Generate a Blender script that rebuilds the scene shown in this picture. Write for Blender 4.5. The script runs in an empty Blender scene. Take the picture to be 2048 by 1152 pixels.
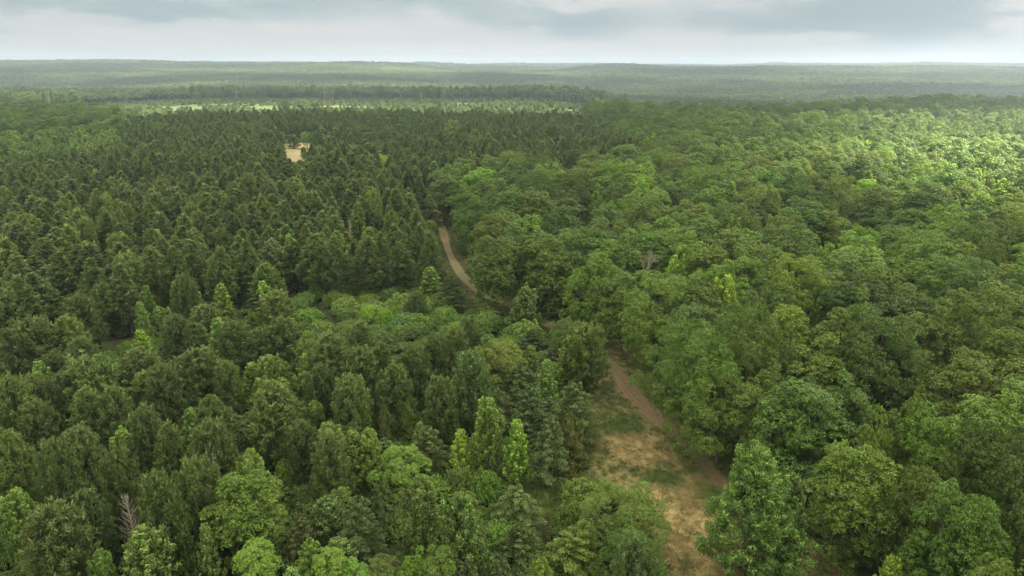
import bpy, math
import numpy as np
from mathutils import Vector

# ------------------------------------------------------------------ scene
S = bpy.context.scene
COL = S.collection
R = math.radians

# camera: a drone 50 m above the trees' ground, looking along +Y, 18 degrees down
CAM_H, F, PITCH = 50.0, 1365.33, math.atan((576 - 129) / 1365.33)
cam = bpy.data.cameras.new("camera")
cam.sensor_width, cam.lens = 36.0, 24.0
cam.clip_start, cam.clip_end = 1.0, 60000.0
camo = bpy.data.objects.new("camera", cam)
camo.location = (0, 0, CAM_H)
camo.rotation_euler = (math.pi / 2 - PITCH, 0, 0)
COL.objects.link(camo)
S.camera = camo

S.view_settings.view_transform = 'Standard'
S.view_settings.look = 'None'
S.view_settings.exposure = 3.32
S.view_settings.gamma = 1.0
S.render.engine = 'CYCLES'
cy = S.cycles
cy.max_bounces, cy.diffuse_bounces, cy.glossy_bounces = 5, 3, 1
cy.transmission_bounces, cy.transparent_max_bounces, cy.volume_bounces = 3, 6, 1
cy.caustics_reflective = cy.caustics_refractive = False
cy.use_denoising = True
cy.sample_clamp_indirect = 6.0
cy.filter_width = 1.3

SUN_EL, SUN_AZ = R(52), R(95)          # azimuth measured from +Y towards +X
SUNV = np.array([math.cos(SUN_EL) * math.sin(SUN_AZ), math.cos(SUN_EL) * math.cos(SUN_AZ), math.sin(SUN_EL)])
sl = bpy.data.lights.new("sun", 'SUN')
sl.energy, sl.angle, sl.color = 5.0, R(1.5), (1.0, 0.94, 0.78)
so = bpy.data.objects.new("sun", sl)
so.rotation_euler = Vector(SUNV).to_track_quat('Z', 'Y').to_euler()
so.location = (0, 0, 400)
COL.objects.link(so)


def px_ray(u, v):
    """direction of the view ray through a pixel of the 2048x1152 photograph"""
    a, b = (np.asarray(u, float) - 1024) / F, (576 - np.asarray(v, float)) / F
    c, s = math.cos(PITCH), math.sin(PITCH)
    return a, c + b * s, -s + b * c


def project(x, y, z):
    c, s = math.cos(PITCH), math.sin(PITCH)
    dz = z - CAM_H
    d = y * c - dz * s
    b = y * s + dz * c
    d = np.where(np.abs(d) < 1e-3, 1e-3, d)
    return 1024 + F * x / d, 576 - F * b / d, d


# ------------------------------------------------------------------ node helpers
def newmat(name):
    m = bpy.data.materials.new(name)
    m.use_nodes = True
    m.node_tree.nodes.clear()
    return m, NT(m.node_tree)


class NT:
    def __init__(s, t):
        s.t = t

    def n(s, typ, ins=None, **kw):
        nd = s.t.nodes.new(typ)
        for k, v in kw.items():
            setattr(nd, k, v)
        for k, v in (ins or {}).items():
            s.set(nd.inputs[k], v)
        return nd

    def set(s, sock, v):
        if isinstance(v, bpy.types.NodeSocket):
            s.t.links.new(v, sock)
        else:
            sock.default_value = v

    def math(s, op, a, b=0.0, c=0.0, clamp=False):
        nd = s.n('ShaderNodeMath', {0: a, 1: b, 2: c}, operation=op)
        nd.use_clamp = clamp
        return nd.outputs[0]

    def mix(s, f, a, b, blend='MIX'):
        nd = s.n('ShaderNodeMix', data_type='RGBA', blend_type=blend)
        s.set(nd.inputs['Factor'], f)
        s.set(nd.inputs['A'], a)
        s.set(nd.inputs['B'], b)
        return nd.outputs['Result']

    def ramp(s, f, stops, interp='LINEAR'):
        nd = s.n('ShaderNodeValToRGB', {0: f})
        cr = nd.color_ramp
        cr.interpolation = interp
        while len(cr.elements) < len(stops):
            cr.elements.new(0.5)
        for e, (p, c) in zip(cr.elements, stops):
            e.position = p
            e.color = c if len(c) == 4 else (*c, 1)
        return nd.outputs[0]

    def noise(s, scale, detail=3, rough=0.5, vec=None, dist=0.0):
        nd = s.n('ShaderNodeTexNoise', {'Scale': scale, 'Detail': detail, 'Roughness': rough, 'Distortion': dist})
        if vec is not None:
            s.set(nd.inputs['Vector'], vec)
        return nd.outputs[0]


def c4(*c):
    return (c[0], c[1], c[2], 1.0)


# ------------------------------------------------------------------ sky
W = bpy.data.worlds.new("World")
S.world = W
W.use_nodes = True
W.node_tree.nodes.clear()
w = NT(W.node_tree)
tc = w.n('ShaderNodeTexCoord')
sep = w.n('ShaderNodeSeparateXYZ', {0: tc.outputs['Generated']})
X, Y, Z = sep.outputs
el = w.math('ARCSINE', Z)
az = w.math('ARCTAN2', X, Y)
# cloud deck seen from below: coordinates stretch towards the horizon
den = w.math('ADD', w.math('MAXIMUM', Z, 0.0), 0.055)
comb = w.n('ShaderNodeCombineXYZ', {0: w.math('DIVIDE', X, den), 1: w.math('DIVIDE', Y, den), 2: 3.7})
n1 = w.noise(0.42, 6, 0.55, comb.outputs[0], 0.6)
comb3 = w.n('ShaderNodeCombineXYZ', {0: w.math('MULTIPLY', az, 12.0), 1: w.math('MULTIPLY', el, 38.0), 2: 7.3})
n2 = w.noise(1.0, 8, 0.6, comb3.outputs[0], 0.2)
dist = w.math('MULTIPLY_ADD', w.math('SUBTRACT', n2, 0.5), 0.15, 0.0)
el2 = w.math('ADD', el, w.math('MULTIPLY', dist, 0.42))
az2 = w.math('ADD', az, w.math('MULTIPLY', dist, 2.0))


def blob(u, v, su, sv, amp):
    a, b, c_ = px_ray(u, v)
    l = math.sqrt(a * a + b * b + c_ * c_)
    A, E = math.atan2(a, b), math.asin(c_ / l)
    da = w.math('DIVIDE', w.math('SUBTRACT', az2, A), su / F)
    de = w.math('DIVIDE', w.math('SUBTRACT', el2, E), sv / F)
    r2 = w.math('ADD', w.math('MULTIPLY', da, da), w.math('MULTIPLY', de, de))
    return w.math('MULTIPLY', w.math('EXPONENT', w.math('MULTIPLY', r2, -1.0)), amp)


dark = None
for bb in [(130, 5, 330, 30, .95), (420, 28, 130, 20, .4), (700, -5, 190, 24, .75), (1130, 42, 130, 24, .65), (930, 10, 130, 20, .25),
           (1560, 45, 260, 38, .6), (1820, 30, 200, 50, .75), (1330, 20, 160, 22, .3), (70, 55, 120, 12, .35),
           (1590, 76, 60, 12, -.6), (1180, 8, 70, 18, -.5), (2040, 28, 40, 26, -1.1), (480, 50, 160, 10, -.1), (1000, 70, 200, 16, .12), (1900, 85, 180, 14, .3)]:
    q = blob(*bb)
    dark = q if dark is None else w.math('ADD', dark, q)
dark = w.math('ADD', dark, w.math('MULTIPLY', w.math('SUBTRACT', n1, 0.5), 0.9))
comb2 = w.n('ShaderNodeCombineXYZ', {0: w.math('MULTIPLY', az, 7.0), 1: w.math('MULTIPLY', el, 26.0), 2: 1.3})
n3 = w.noise(1.0, 8, 0.58, comb2.outputs[0], 0.3)
dark = w.math('ADD', w.math('MULTIPLY', dark, 1.15), w.math('MULTIPLY', w.math('SUBTRACT', n3, 0.5), 1.7))
# clouds break up near the horizon into an even veil
veil = w.n('ShaderNodeMapRange', {'Value': el, 'From Min': -0.005, 'From Max': 0.05, 'To Min': 0.15, 'To Max': 1.0}).outputs[0]
dark = w.math('MULTIPLY', dark, veil, clamp=True)
cloudc = w.ramp(dark, [(0.0, (0.735, 0.735, 0.725)), (0.3, (0.67, 0.70, 0.705)), (0.65, (0.53, 0.605, 0.625)), (1.0, (0.43, 0.53, 0.555))])
sky = w.n('ShaderNodeTexSky', sky_type='NISHITA', sun_disc=False, sun_elevation=SUN_EL, sun_rotation=SUN_AZ, air_density=1.0, dust_density=3.0)
bg1 = w.n('ShaderNodeBackground', {'Color': sky.outputs[0], 'Strength': 0.01})
bg2 = w.n('ShaderNodeBackground', {'Color': cloudc, 'Strength': 0.098})
mx = w.n('ShaderNodeMixShader', {0: 0.93, 1: bg1.outputs[0], 2: bg2.outputs[0]})
w.n('ShaderNodeOutputWorld', {0: mx.outputs[0]})


# ------------------------------------------------------------------ noise and terrain
def vnoise(x, y, seed=0):
    xi, yi = np.floor(x).astype(np.int64), np.floor(y).astype(np.int64)
    fx, fy = x - xi, y - yi
    fx, fy = fx * fx * (3 - 2 * fx), fy * fy * (3 - 2 * fy)

    def h(i, j):
        k = (i * 374761393 + j * 668265263 + seed * 974634777) & 0xFFFFFFFF
        k = ((k ^ (k >> 13)) * 1274126177) & 0xFFFFFFFF
        k = k ^ (k >> 16)
        return (k & 0xFFFFFF) / float(0xFFFFFF) * 2 - 1
    a, b, c, d = h(xi, yi), h(xi + 1, yi), h(xi, yi + 1), h(xi + 1, yi + 1)
    return (a * (1 - fx) + b * fx) * (1 - fy) + (c * (1 - fx) + d * fx) * fy


def fbm(x, y, seed=0, o=3):
    t, a = 0, 1.0
    for i in range(o):
        t = t + a * vnoise(x * 2 ** i + 17.3 * i, y * 2 ** i - 9.1 * i, seed + i)
        a *= 0.5
    return t / 1.75


def sm(a, b, x):
    t = np.clip((x - a) / (b - a), 0, 1)
    return t * t * (3 - 2 * t)


def gau(x, y, cx, cy_, sx, sy):
    return np.exp(-((x - cx) / sx) ** 2 - ((y - cy_) / sy) ** 2)


def height(x, y):
    x, y = np.asarray(x, float), np.asarray(y, float)
    z = 0.8 * fbm(x / 110, y / 110, 3, 2) * sm(60, 200, y)
    z = z + 5.0 * fbm(x / 170 + 5, y / 170, 9, 2) * sm(250, 500, y) * sm(-50, 150, x)
    wr = sm(60, 260, x)
    yw = y + 90 * fbm(x / 190 + 3, y / 900, 51, 2)
    z = z + wr * (-34 * sm(600, 900, yw)) + (1 - wr) * (-6 * sm(560, 860, y) - 24 * sm(1190, 1500, y))
    z = z + 18 * gau(x, y, 610, 880, 230, 130)
    z = z + 50 * sm(1250, 3300, y)
    z = z + 30 * fbm(x / 620 + 2, y / 620, 21, 3) * sm(1100, 2300, y)
    z = z + 34 * gau(x, y, -2500, 4000, 1500, 800) + 10 * gau(x, y, -1000, 3600, 500, 500)
    z = z + 7 * sm(3300, 7000, y) + 16 * gau(x, y, 3600, 6500, 1500, 700)
    z = z - 16 * gau(x, y, 3500, 4300, 2200, 700)
    return z


def ground_at(u, v, H=0.0):
    """ground point whose height-H top shows at pixel (u, v)"""
    a, b, c_ = px_ray(u, v)
    z = 0.0
    for _ in range(12):
        t = (z + H - CAM_H) / c_
        z = float(height(a * t, b * t))
    return float(a * t), float(b * t), z


def inpoly(u, v, poly):
    u, v = np.asarray(u, float), np.asarray(v, float)
    r = np.zeros(u.shape, bool)
    n = len(poly)
    for i in range(n):
        x1, y1 = poly[i]
        x2, y2 = poly[(i + 1) % n]
        if y1 == y2:
            continue
        c = ((y1 > v) != (y2 > v)) & (u < (x2 - x1) * (v - y1) / (y2 - y1) + x1)
        r ^= c
    return r


def linkobj(name, mesh, parent=None):
    o = bpy.data.objects.new(name, mesh)
    COL.objects.link(o)
    if parent:
        o.parent = parent
    return o


def mesh_from(name, V, Fc, mat=None, attrs=None, smooth=False, corners=None):
    """V (n,3); Fc (m,k) equal-sized faces"""
    me = bpy.data.meshes.new(name)
    V = np.asarray(V, np.float32)
    Fc = np.asarray(Fc, np.int32)
    m, k = Fc.shape
    me.vertices.add(len(V))
    me.vertices.foreach_set('co', V.ravel())
    me.loops.add(m * k)
    me.loops.foreach_set('vertex_index', Fc.ravel())
    me.polygons.add(m)
    me.polygons.foreach_set('loop_start', np.arange(0, m * k, k, dtype=np.int32))
    me.update(calc_edges=True)
    if smooth:
        me.polygons.foreach_set('use_smooth', np.ones(m, bool))
    for nm, (dom, arr) in (attrs or {}).items():
        at = me.attributes.new(nm, 'FLOAT', dom)
        at.data.foreach_set('value', np.asarray(arr, np.float32))
    if mat:
        me.materials.append(mat)
    return me


# ------------------------------------------------------------------ ground materials
def out_surface(t, shader):
    t.n('ShaderNodeOutputMaterial', {'Surface': shader})


def ground_mat(name, stops, scale, bump=0.4, extra=None):
    m, t = newmat(name)
    g = t.n('ShaderNodeNewGeometry')
    P = g.outputs['Position']
    a = t.noise(scale, 8, 0.65, P, 0.4)
    b = t.noise(scale * 7, 4, 0.6, P)
    f = t.math('ADD', t.math('MULTIPLY', a, 0.65), t.math('MULTIPLY', b, 0.35))
    f = t.n('ShaderNodeMapRange', {'Value': f, 'From Min': 0.33, 'From Max': 0.67}).outputs[0]
    c = t.ramp(f, stops)
    if extra:
        c = extra(t, P, c)
    bp = t.n('ShaderNodeBump', {'Strength': bump, 'Distance': 0.15, 'Height': b})
    p = t.n('ShaderNodeBsdfPrincipled', {'Base Color': c, 'Roughness': 0.95, 'Normal': bp.outputs[0]})
    p.inputs['Specular IOR Level'].default_value = 0.1
    out_surface(t, p.outputs[0])
    return m


M_floor = ground_mat("forest_floor", [(0, (0.020, 0.026, 0.010)), (0.5, (0.036, 0.046, 0.016)), (0.8, (0.055, 0.050, 0.024)), (1, (0.08, 0.062, 0.035))], 0.12)


def meadow_extra(t, P, c):
    # mown swirls of dry grass and rank green patches
    w1 = t.n('ShaderNodeTexWave', {'Vector': P, 'Scale': 0.12, 'Distortion': 16.0, 'Detail': 6.0, 'Detail Scale': 1.6, 'Detail Roughness': 0.7}).outputs[1]
    straw = t.ramp(w1, [(0, (0.185, 0.142, 0.062)), (0.5, (0.23, 0.175, 0.078)), (1, (0.30, 0.23, 0.108))])
    n = t.noise(0.07, 5, 0.55, P, 0.6)
    f = t.n('ShaderNodeMapRange', {'Value': n, 'From Min': 0.41, 'From Max': 0.55}).outputs[0]
    e = t.n('ShaderNodeAttribute', attribute_name='edge').outputs['Fac']
    f = t.math('ADD', f, t.math('MULTIPLY', e, 1.2), clamp=True)
    # thick swathes of cut straw
    hay = None
    for hu, hv, r0 in ((1268, 893, 3.2), (1300, 915, 2.6), (1345, 1000, 3.0), (1375, 1060, 3.6), (1395, 1130, 4.0), (1235, 960, 1.6), (1420, 1020, 1.5)):
        bx, by, _ = ground_at(hu, hv)
        d = t.n('ShaderNodeVectorMath', {0: P, 1: (bx, by, 0)}, operation='DISTANCE').outputs['Value']
        h = t.n('ShaderNodeMapRange', {'Value': t.math('ADD', d, t.math('MULTIPLY', t.math('SUBTRACT', n, .5), 9)), 'From Min': r0, 'From Max': r0 + 4.5, 'To Min': 0.9, 'To Max': 0.0}).outputs[0]
        hay = h if hay is None else t.math('MAXIMUM', hay, h)
    grn = None
    for hu, hv, r0 in ((1330, 955, 1.2), (1425, 935, 1.6), (1440, 990, 1.8), (1240, 850, 2.0), (1120, 975, 4.0), (1290, 800, 2.0), (1390, 890, 1.2), (1190, 985, 1.5)):
        bx, by, _ = ground_at(hu, hv)
        d = t.n('ShaderNodeVectorMath', {0: P, 1: (bx, by, 0)}, operation='DISTANCE').outputs['Value']
        h = t.n('ShaderNodeMapRange', {'Value': t.math('ADD', d, t.math('MULTIPLY', t.math('SUBTRACT', n, .5), 9)), 'From Min': r0, 'From Max': r0 + 3.0, 'To Min': 1.0, 'To Max': 0.0}).outputs[0]
        grn = h if grn is None else t.math('MAXIMUM', grn, h)
    c = t.mix(t.math('MULTIPLY', grn, .8), c, t.ramp(t.noise(2.5, 5, .7, P), [(0.35, (0.040, 0.066, 0.016)), (0.65, (0.075, 0.100, 0.028))]))
    hay = t.math('SUBTRACT', hay, grn, clamp=True)
    f = t.math('SUBTRACT', f, hay, clamp=True)
    f = t.math('MAXIMUM', f, grn)
    f = t.math('MAXIMUM', f, t.math('MULTIPLY', t.math('SUBTRACT', 1.0, hay), .55))
    return t.mix(f, straw, c)


M_meadow = ground_mat("meadow_grass", [(0, (0.060, 0.080, 0.024)), (0.5, (0.098, 0.102, 0.036)), (1, (0.150, 0.125, 0.052))], 0.6, 0.8, meadow_extra)
M_field = ground_mat("hay_stubble", [(0, (0.24, 0.20, 0.10)), (0.6, (0.31, 0.255, 0.135)), (1, (0.36, 0.30, 0.17))], 0.1, 0.3)


def clear_extra(t, P, c):
    n = t.noise(0.018, 6, 0.7, P, 0.5)
    f = t.n('ShaderNodeMapRange', {'Value': n, 'From Min': 0.52, 'From Max': 0.64}).outputs[0]
    return t.mix(f, c, c4(0.16, 0.13, 0.07))


M_clear = ground_mat("regrowth_ground", [(0, (0.045, 0.072, 0.025)), (0.6, (0.07, 0.095, 0.033)), (1, (0.11, 0.12, 0.05))], 0.05, 0.3, clear_extra)


def make_track_mat():
    m, t = newmat("red_clay")
    P = t.n('ShaderNodeNewGeometry').outputs['Position']
    e = t.n('ShaderNodeAttribute', attribute_name='across').outputs['Fac']     # -1..1 across the track
    n = t.noise(0.9, 6, 0.65, P)
    nf = t.noise(6.0, 5, 0.7, P)
    clay = t.ramp(nf, [(0.3, (0.128, 0.074, 0.034)), (0.5, (0.185, 0.108, 0.050)), (0.7, (0.27, 0.168, 0.085))])
    grass = t.ramp(t.noise(3.0, 6, 0.7, P), [(0.35, (0.048, 0.070, 0.02)), (0.52, (0.085, 0.092, 0.034)), (0.7, (0.17, 0.13, 0.06))])
    ab = t.math('ABSOLUTE', e)
    edge = t.math('ADD', ab, t.math('MULTIPLY', t.math('SUBTRACT', n, 0.5), 1.7))
    f = t.n('ShaderNodeMapRange', {'Value': edge, 'From Min': 0.5, 'From Max': 0.78}).outputs[0]
    # the grown-over stretches
    gp = t.n('ShaderNodeAttribute', attribute_name='grown').outputs['Fac']
    f = t.math('MAXIMUM', f, t.math('MULTIPLY', gp, t.n('ShaderNodeMapRange', {'Value': n, 'From Min': 0.34, 'From Max': 0.52}).outputs[0]))
    # grass between the wheels
    mid = t.n('ShaderNodeMapRange', {'Value': ab, 'From Min': 0.06, 'From Max': 0.17, 'To Min': 1.0, 'To Max': 0.0}).outputs[0]
    f = t.math('MAXIMUM', f, t.math('MULTIPLY', mid, t.n('ShaderNodeMapRange', {'Value': t.noise(2.2, 5, .6, P), 'From Min': .40, 'From Max': .52}).outputs[0]))
    # darker wheel ruts
    rut = t.math('ABSOLUTE', t.math('SUBTRACT', t.math('ABSOLUTE', t.math('SUBTRACT', e, t.math('MULTIPLY', t.math('SUBTRACT', n, .5), .25))), 0.27))
    rf = t.n('ShaderNodeMapRange', {'Value': rut, 'From Min': 0.03, 'From Max': 0.09, 'To Min': 0.5, 'To Max': 0.0}).outputs[0]
    clay = t.mix(rf, clay, c4(0.11, 0.06, 0.035))
    c = t.mix(f, clay, grass)
    bp = t.n('ShaderNodeBump', {'Strength': 0.8, 'Distance': 0.12, 'Height': nf})
    p = t.n('ShaderNodeBsdfPrincipled', {'Base Color': c, 'Roughness': 0.9, 'Normal': bp.outputs[0]})
    out_surface(t, p.outputs[0])
    return m


M_track = make_track_mat()

# ------------------------------------------------------------------ ground sheet
ys = [-320.0]
while ys[-1] < 9500:
    ys.append(ys[-1] + max(4.0, 0.022 * abs(ys[-1])))
ys = np.array(ys)
ns = 261
ss = np.linspace(-1, 1, ns)
ss = np.sign(ss) * (0.55 * np.abs(ss) + 0.45 * np.abs(ss) ** 2)
GX = ss[None, :] * (0.98 * np.maximum(ys, 0) + 330)[:, None]
GY = np.repeat(ys[:, None], ns, 1)
GZ = height(GX, GY)
idx = np.arange(len(ys) * ns).reshape(len(ys), ns)
quads = np.stack([idx[:-1, :-1], idx[:-1, 1:], idx[1:, 1:], idx[1:, :-1]], -1).reshape(-1, 4)
g = linkobj("ground", mesh_from("ground", np.stack([GX, GY, GZ], -1).reshape(-1, 3), quads, M_floor, smooth=True))
g["kind"] = "structure"


def sheet(name, poly, step, off, mat, seed=1, jag=1.0):
    p = np.array(poly)
    x = np.arange(p[:, 0].min() - step, p[:, 0].max() + step, step)
    y = np.arange(p[:, 1].min() - step, p[:, 1].max() + step, step)
    XX, YY = np.meshgrid(x, y)
    jx = XX + jag * fbm(XX / (6 * jag), YY / (6 * jag), seed, 3)
    jy = YY + jag * fbm(XX / (6 * jag) + 9, YY / (6 * jag), seed + 5, 3)
    ins = inpoly(jx, jy, poly)
    # distance inside from the outline
    d = np.full(XX.shape, 1e9)
    for i in range(len(poly)):
        a, b = p[i], p[(i + 1) % len(p)]
        ab = b - a
        t = np.clip(((XX - a[0]) * ab[0] + (YY - a[1]) * ab[1]) / (ab @ ab), 0, 1)
        d = np.minimum(d, np.hypot(XX - a[0] - t * ab[0], YY - a[1] - t * ab[1]))
    ZZ = height(XX, YY) + off
    idx = np.arange(XX.size).reshape(XX.shape)
    keep = ins[:-1, :-1] & ins[1:, 1:] & ins[:-1, 1:] & ins[1:, :-1]
    q = np.stack([idx[:-1, :-1], idx[:-1, 1:], idx[1:, 1:], idx[1:, :-1]], -1)[keep]
    used, inv = np.unique(q, return_inverse=True)
    V = np.stack([XX, YY, ZZ], -1).reshape(-1, 3)[used]
    e = 1 - np.clip(d.ravel()[used] / (4 * step), 0, 1)
    o = linkobj(name, mesh_from(name, V, inv.reshape(-1, 4), mat, {'edge': ('POINT', e)}, True))
    o["kind"] = "structure"
    return o


def gp(*pts):
    return [ground_at(u, v)[:2] for u, v in pts]


MEADOW = gp((1175, 690), (1290, 680), (1330, 790), (1420, 880), (1540, 980), (1620, 1080), (1760, 1190), (1700, 1300), (1350, 1320), (1280, 1100), (1150, 1040), (1000, 1040), (1000, 960), (1110, 930), (1160, 880), (1140, 780))
sheet("meadow", MEADOW, 0.8, 0.06, M_meadow, 2, 1.5)
FIELD = gp((553, 286), (636, 285), (630, 303), (612, 327), (576, 327))
sheet("field", FIELD, 3.0, 0.25, M_field, 4, 3.0)
CLEAR = [(-690, 905), (-560, 640), (-280, 590), (60, 600), (95, 800), (150, 1000), (40, 1170), (-300, 1200), (-520, 1190), (-600, 1050)]
sheet("clearing", CLEAR, 9.0, 0.6, M_clear, 6, 12.0)

# the red track, through ground points under the photograph's bends
TRK_PX = [(1800, 1330), (1735, 1220), (1660, 1130), (1560, 1050), (1445, 970), (1385, 895), (1305, 828), (1262, 785), (1225, 735), (1165, 690), (1100, 652),
          (1010, 606), (965, 590), (928, 556), (900, 510), (888, 470), (878, 432), (866, 400), (856, 372), (852, 350)]
TRK = np.array([ground_at(u, v)[:2] for u, v in TRK_PX])
d = np.r_[0, np.cumsum(np.hypot(*np.diff(TRK, axis=0).T))]


def catmull(P, n):
    P = np.vstack([2 * P[0] - P[1], P, 2 * P[-1] - P[-2]])
    out = []
    for i in range(1, len(P) - 2):
        for t in np.linspace(0, 1, n, endpoint=False):
            a, b, c_, e = P[i - 1:i + 3]
            out.append(0.5 * (2 * b + (c_ - a) * t + (2 * a - 5 * b + 4 * c_ - e) * t * t + (3 * b - a - 3 * c_ + e) * t ** 3))
    out.append(P[-2])
    return np.array(out)


TC = catmull(TRK, 14)
tg = np.gradient(TC, axis=0)
tg /= np.linalg.norm(tg, axis=1)[:, None]
nr = np.stack([tg[:, 1], -tg[:, 0]], 1)
nw = 13
ac = np.linspace(-1, 1, nw)
wid = 1.3 + 0.5 * vnoise(np.arange(len(TC)) / 7.0, np.zeros(len(TC)), 5)
tvv = project(TC[:, 0], TC[:, 1], height(TC[:, 0], TC[:, 1]))[1]
wid = wid * np.interp(tvv, [350, 640, 720, 780, 850, 900], [.85, .9, 1.3, 1.9, 1.5, 1.0])
TX = TC[:, None, :] + nr[:, None, :] * (ac[None, :] * wid[:, None])[..., None]
TZ = height(TX[..., 0], TX[..., 1]) + 0.12 - 0.05 * np.exp(-((np.abs(ac) - 0.27) / 0.1) ** 2)[None, :]
idx = np.arange(len(TC) * nw).reshape(len(TC), nw)
q = np.stack([idx[:-1, :-1], idx[:-1, 1:], idx[1:, 1:], idx[1:, :-1]], -1).reshape(-1, 4)
tv = project(TC[:, 0], TC[:, 1], height(TC[:, 0], TC[:, 1]))[1]
grown = np.interp(tv, [465, 520, 545, 600, 650, 690, 730, 760, 830, 880, 910, 960, 1100], [0.3, .4, .8, 1, .8, 1, .7, .1, .2, .8, .7, .2, .2])
to = linkobj("dirt_track", mesh_from("dirt_track", np.concatenate([TX, TZ[..., None]], -1).reshape(-1, 3), q[:, ::-1], M_track,
             {'across': ('POINT', np.tile(ac, len(TC))), 'grown': ('POINT', np.repeat(grown, nw))}, True))
to["kind"] = "structure"


# ------------------------------------------------------------------ foliage and bark materials
def foliage(name, ramp, young=None, trans=0.32, rough=0.6, var=0.35, tree=0.14):
    m, t = newmat(name)
    oi = t.n('ShaderNodeObjectInfo')
    lf = t.n('ShaderNodeAttribute', attribute_name='leaf').outputs['Fac']
    c = t.ramp(oi.outputs['Random'], [(i / (len(ramp) - 1), k) for i, k in enumerate(ramp)])
    c = t.mix(1.0, c, oi.outputs['Color'], 'MULTIPLY')
    br = t.math('FRACT', t.math('MULTIPLY', oi.outputs['Random'], 13.7))
    br = t.math('MULTIPLY_ADD', br, 2 * tree, 1 - tree)
    c = t.mix(1.0, c, t.n('ShaderNodeCombineXYZ', {0: br, 1: br, 2: br}).outputs[0], 'MULTIPLY')
    if young:
        yg = t.n('ShaderNodeAttribute', attribute_name='young').outputs['Fac']
        yc = t.mix(1.0, c4(*young), oi.outputs['Color'], 'MULTIPLY')
        c = t.mix(t.math('MULTIPLY', yg, 0.85), c, yc)
    v = t.math('MULTIPLY_ADD', lf, 2 * var, 1 - var)
    c = t.mix(1.0, c, t.n('ShaderNodeCombineXYZ', {0: v, 1: v, 2: v}).outputs[0], 'MULTIPLY')
    p = t.n('ShaderNodeBsdfPrincipled', {'Base Color': c, 'Roughness': rough})
    p.inputs['Specular IOR Level'].default_value = 0.25
    tcx = t.mix(1.0, c, c4(1.35, 1.35, 0.6), 'MULTIPLY')
    tr = t.n('ShaderNodeBsdfTranslucent', {'Color': tcx})
    mxs = t.n('ShaderNodeMixShader', {0: trans, 1: p.outputs[0], 2: tr.outputs[0]})
    out_surface(t, mxs.outputs[0])
    return m


M_oak = foliage("oak_leaves", [(0.071, 0.126, 0.020), (0.088, 0.152, 0.021), (0.106, 0.145, 0.023), (0.076, 0.136, 0.023), (0.099, 0.163, 0.025), (0.084, 0.131, 0.026)], None, 0.2, 0.5, 0.38, 0.24)
M_gum = foliage("sweetgum_leaves", [(0.080, 0.134, 0.032), (0.093, 0.149, 0.032), (0.103, 0.143, 0.029)], (0.215, 0.33, 0.09), 0.33)
M_pine = foliage("pine_needles", [(0.076, 0.115, 0.029), (0.087, 0.133, 0.032), (0.082, 0.117, 0.031), (0.095, 0.139, 0.032)], (0.22, 0.27, 0.11), 0.2)  # tip colour mixes young growth with painted sky light
M_cedar = foliage("cedar_scales", [(0.067, 0.097, 0.020), (0.084, 0.111, 0.022)], None, 0.25)
M_shrub = foliage("shrub_leaves", [(0.081, 0.154, 0.027), (0.110, 0.169, 0.031), (0.098, 0.156, 0.048), (0.124, 0.172, 0.036)], (0.14, 0.21, 0.06), 0.36)
M_elm = foliage("elm_leaves", [(0.072, 0.114, 0.032), (0.093, 0.131, 0.031)], (0.15, 0.20, 0.085), 0.34)


def make_grove_mat():
    m, t = newmat("distant_leaves")
    oi = t.n('ShaderNodeObjectInfo')
    lf = t.n('ShaderNodeAttribute', attribute_name='leaf').outputs['Fac']
    tone = t.n('ShaderNodeAttribute', attribute_name='tone').outputs['Fac']
    c = t.ramp(tone, [(0, (0.066, 0.086, 0.042)), (0.3, (0.075, 0.108, 0.040)), (0.6, (0.10, 0.15, 0.045)), (0.85, (0.125, 0.175, 0.052)), (1, (0.17, 0.23, 0.075))])
    P = t.n('ShaderNodeNewGeometry').outputs['Position']
    n = t.noise(0.0022, 4, 0.6, P, 0.5)
    pf = t.n('ShaderNodeMapRange', {'Value': n, 'From Min': 0.42, 'From Max': 0.56}).outputs[0]
    c = t.mix(pf, t.mix(0.7, c, c4(0.050, 0.068, 0.034)), c)
    lp = t.n('ShaderNodeMapRange', {'Value': t.noise(0.0035, 3, 0.6, P, 0.3), 'From Min': 0.58, 'From Max': 0.66}).outputs[0]
    c = t.mix(t.math('MULTIPLY', lp, .6), c, c4(0.16, 0.20, 0.075))      # stands of pine among the broadleaf woods
    v = t.math('MULTIPLY_ADD', lf, 0.5, 0.75)
    c = t.mix(1.0, c, t.n('ShaderNodeCombineXYZ', {0: v, 1: v, 2: v}).outputs[0], 'MULTIPLY')
    p = t.n('ShaderNodeBsdfPrincipled', {'Base Color': c, 'Roughness': 0.7})
    p.inputs['Specular IOR Level'].default_value = 0.2
    tr = t.n('ShaderNodeBsdfTranslucent', {'Color': c})
    out_surface(t, t.n('ShaderNodeMixShader', {0: 0.25, 1: p.outputs[0], 2: tr.outputs[0]}).outputs[0])
    return m


M_grove = make_grove_mat()


def bark(name, a, b, scale=3.0):
    m, t = newmat(name)
    P = t.n('ShaderNodeTexCoord').outputs['Object']
    n = t.noise(scale, 6, 0.7, t.n('ShaderNodeMapping', {'Vector': P, 'Scale': (3, 3, 0.6)}).outputs[0])
    c = t.ramp(n, [(0.35, a), (0.65, b)])
    bp = t.n('ShaderNodeBump', {'Strength': 0.7, 'Distance': 0.05, 'Height': n})
    p = t.n('ShaderNodeBsdfPrincipled', {'Base Color': c, 'Roughness': 0.9, 'Normal': bp.outputs[0]})
    out_surface(t, p.outputs[0])
    return m


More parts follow.
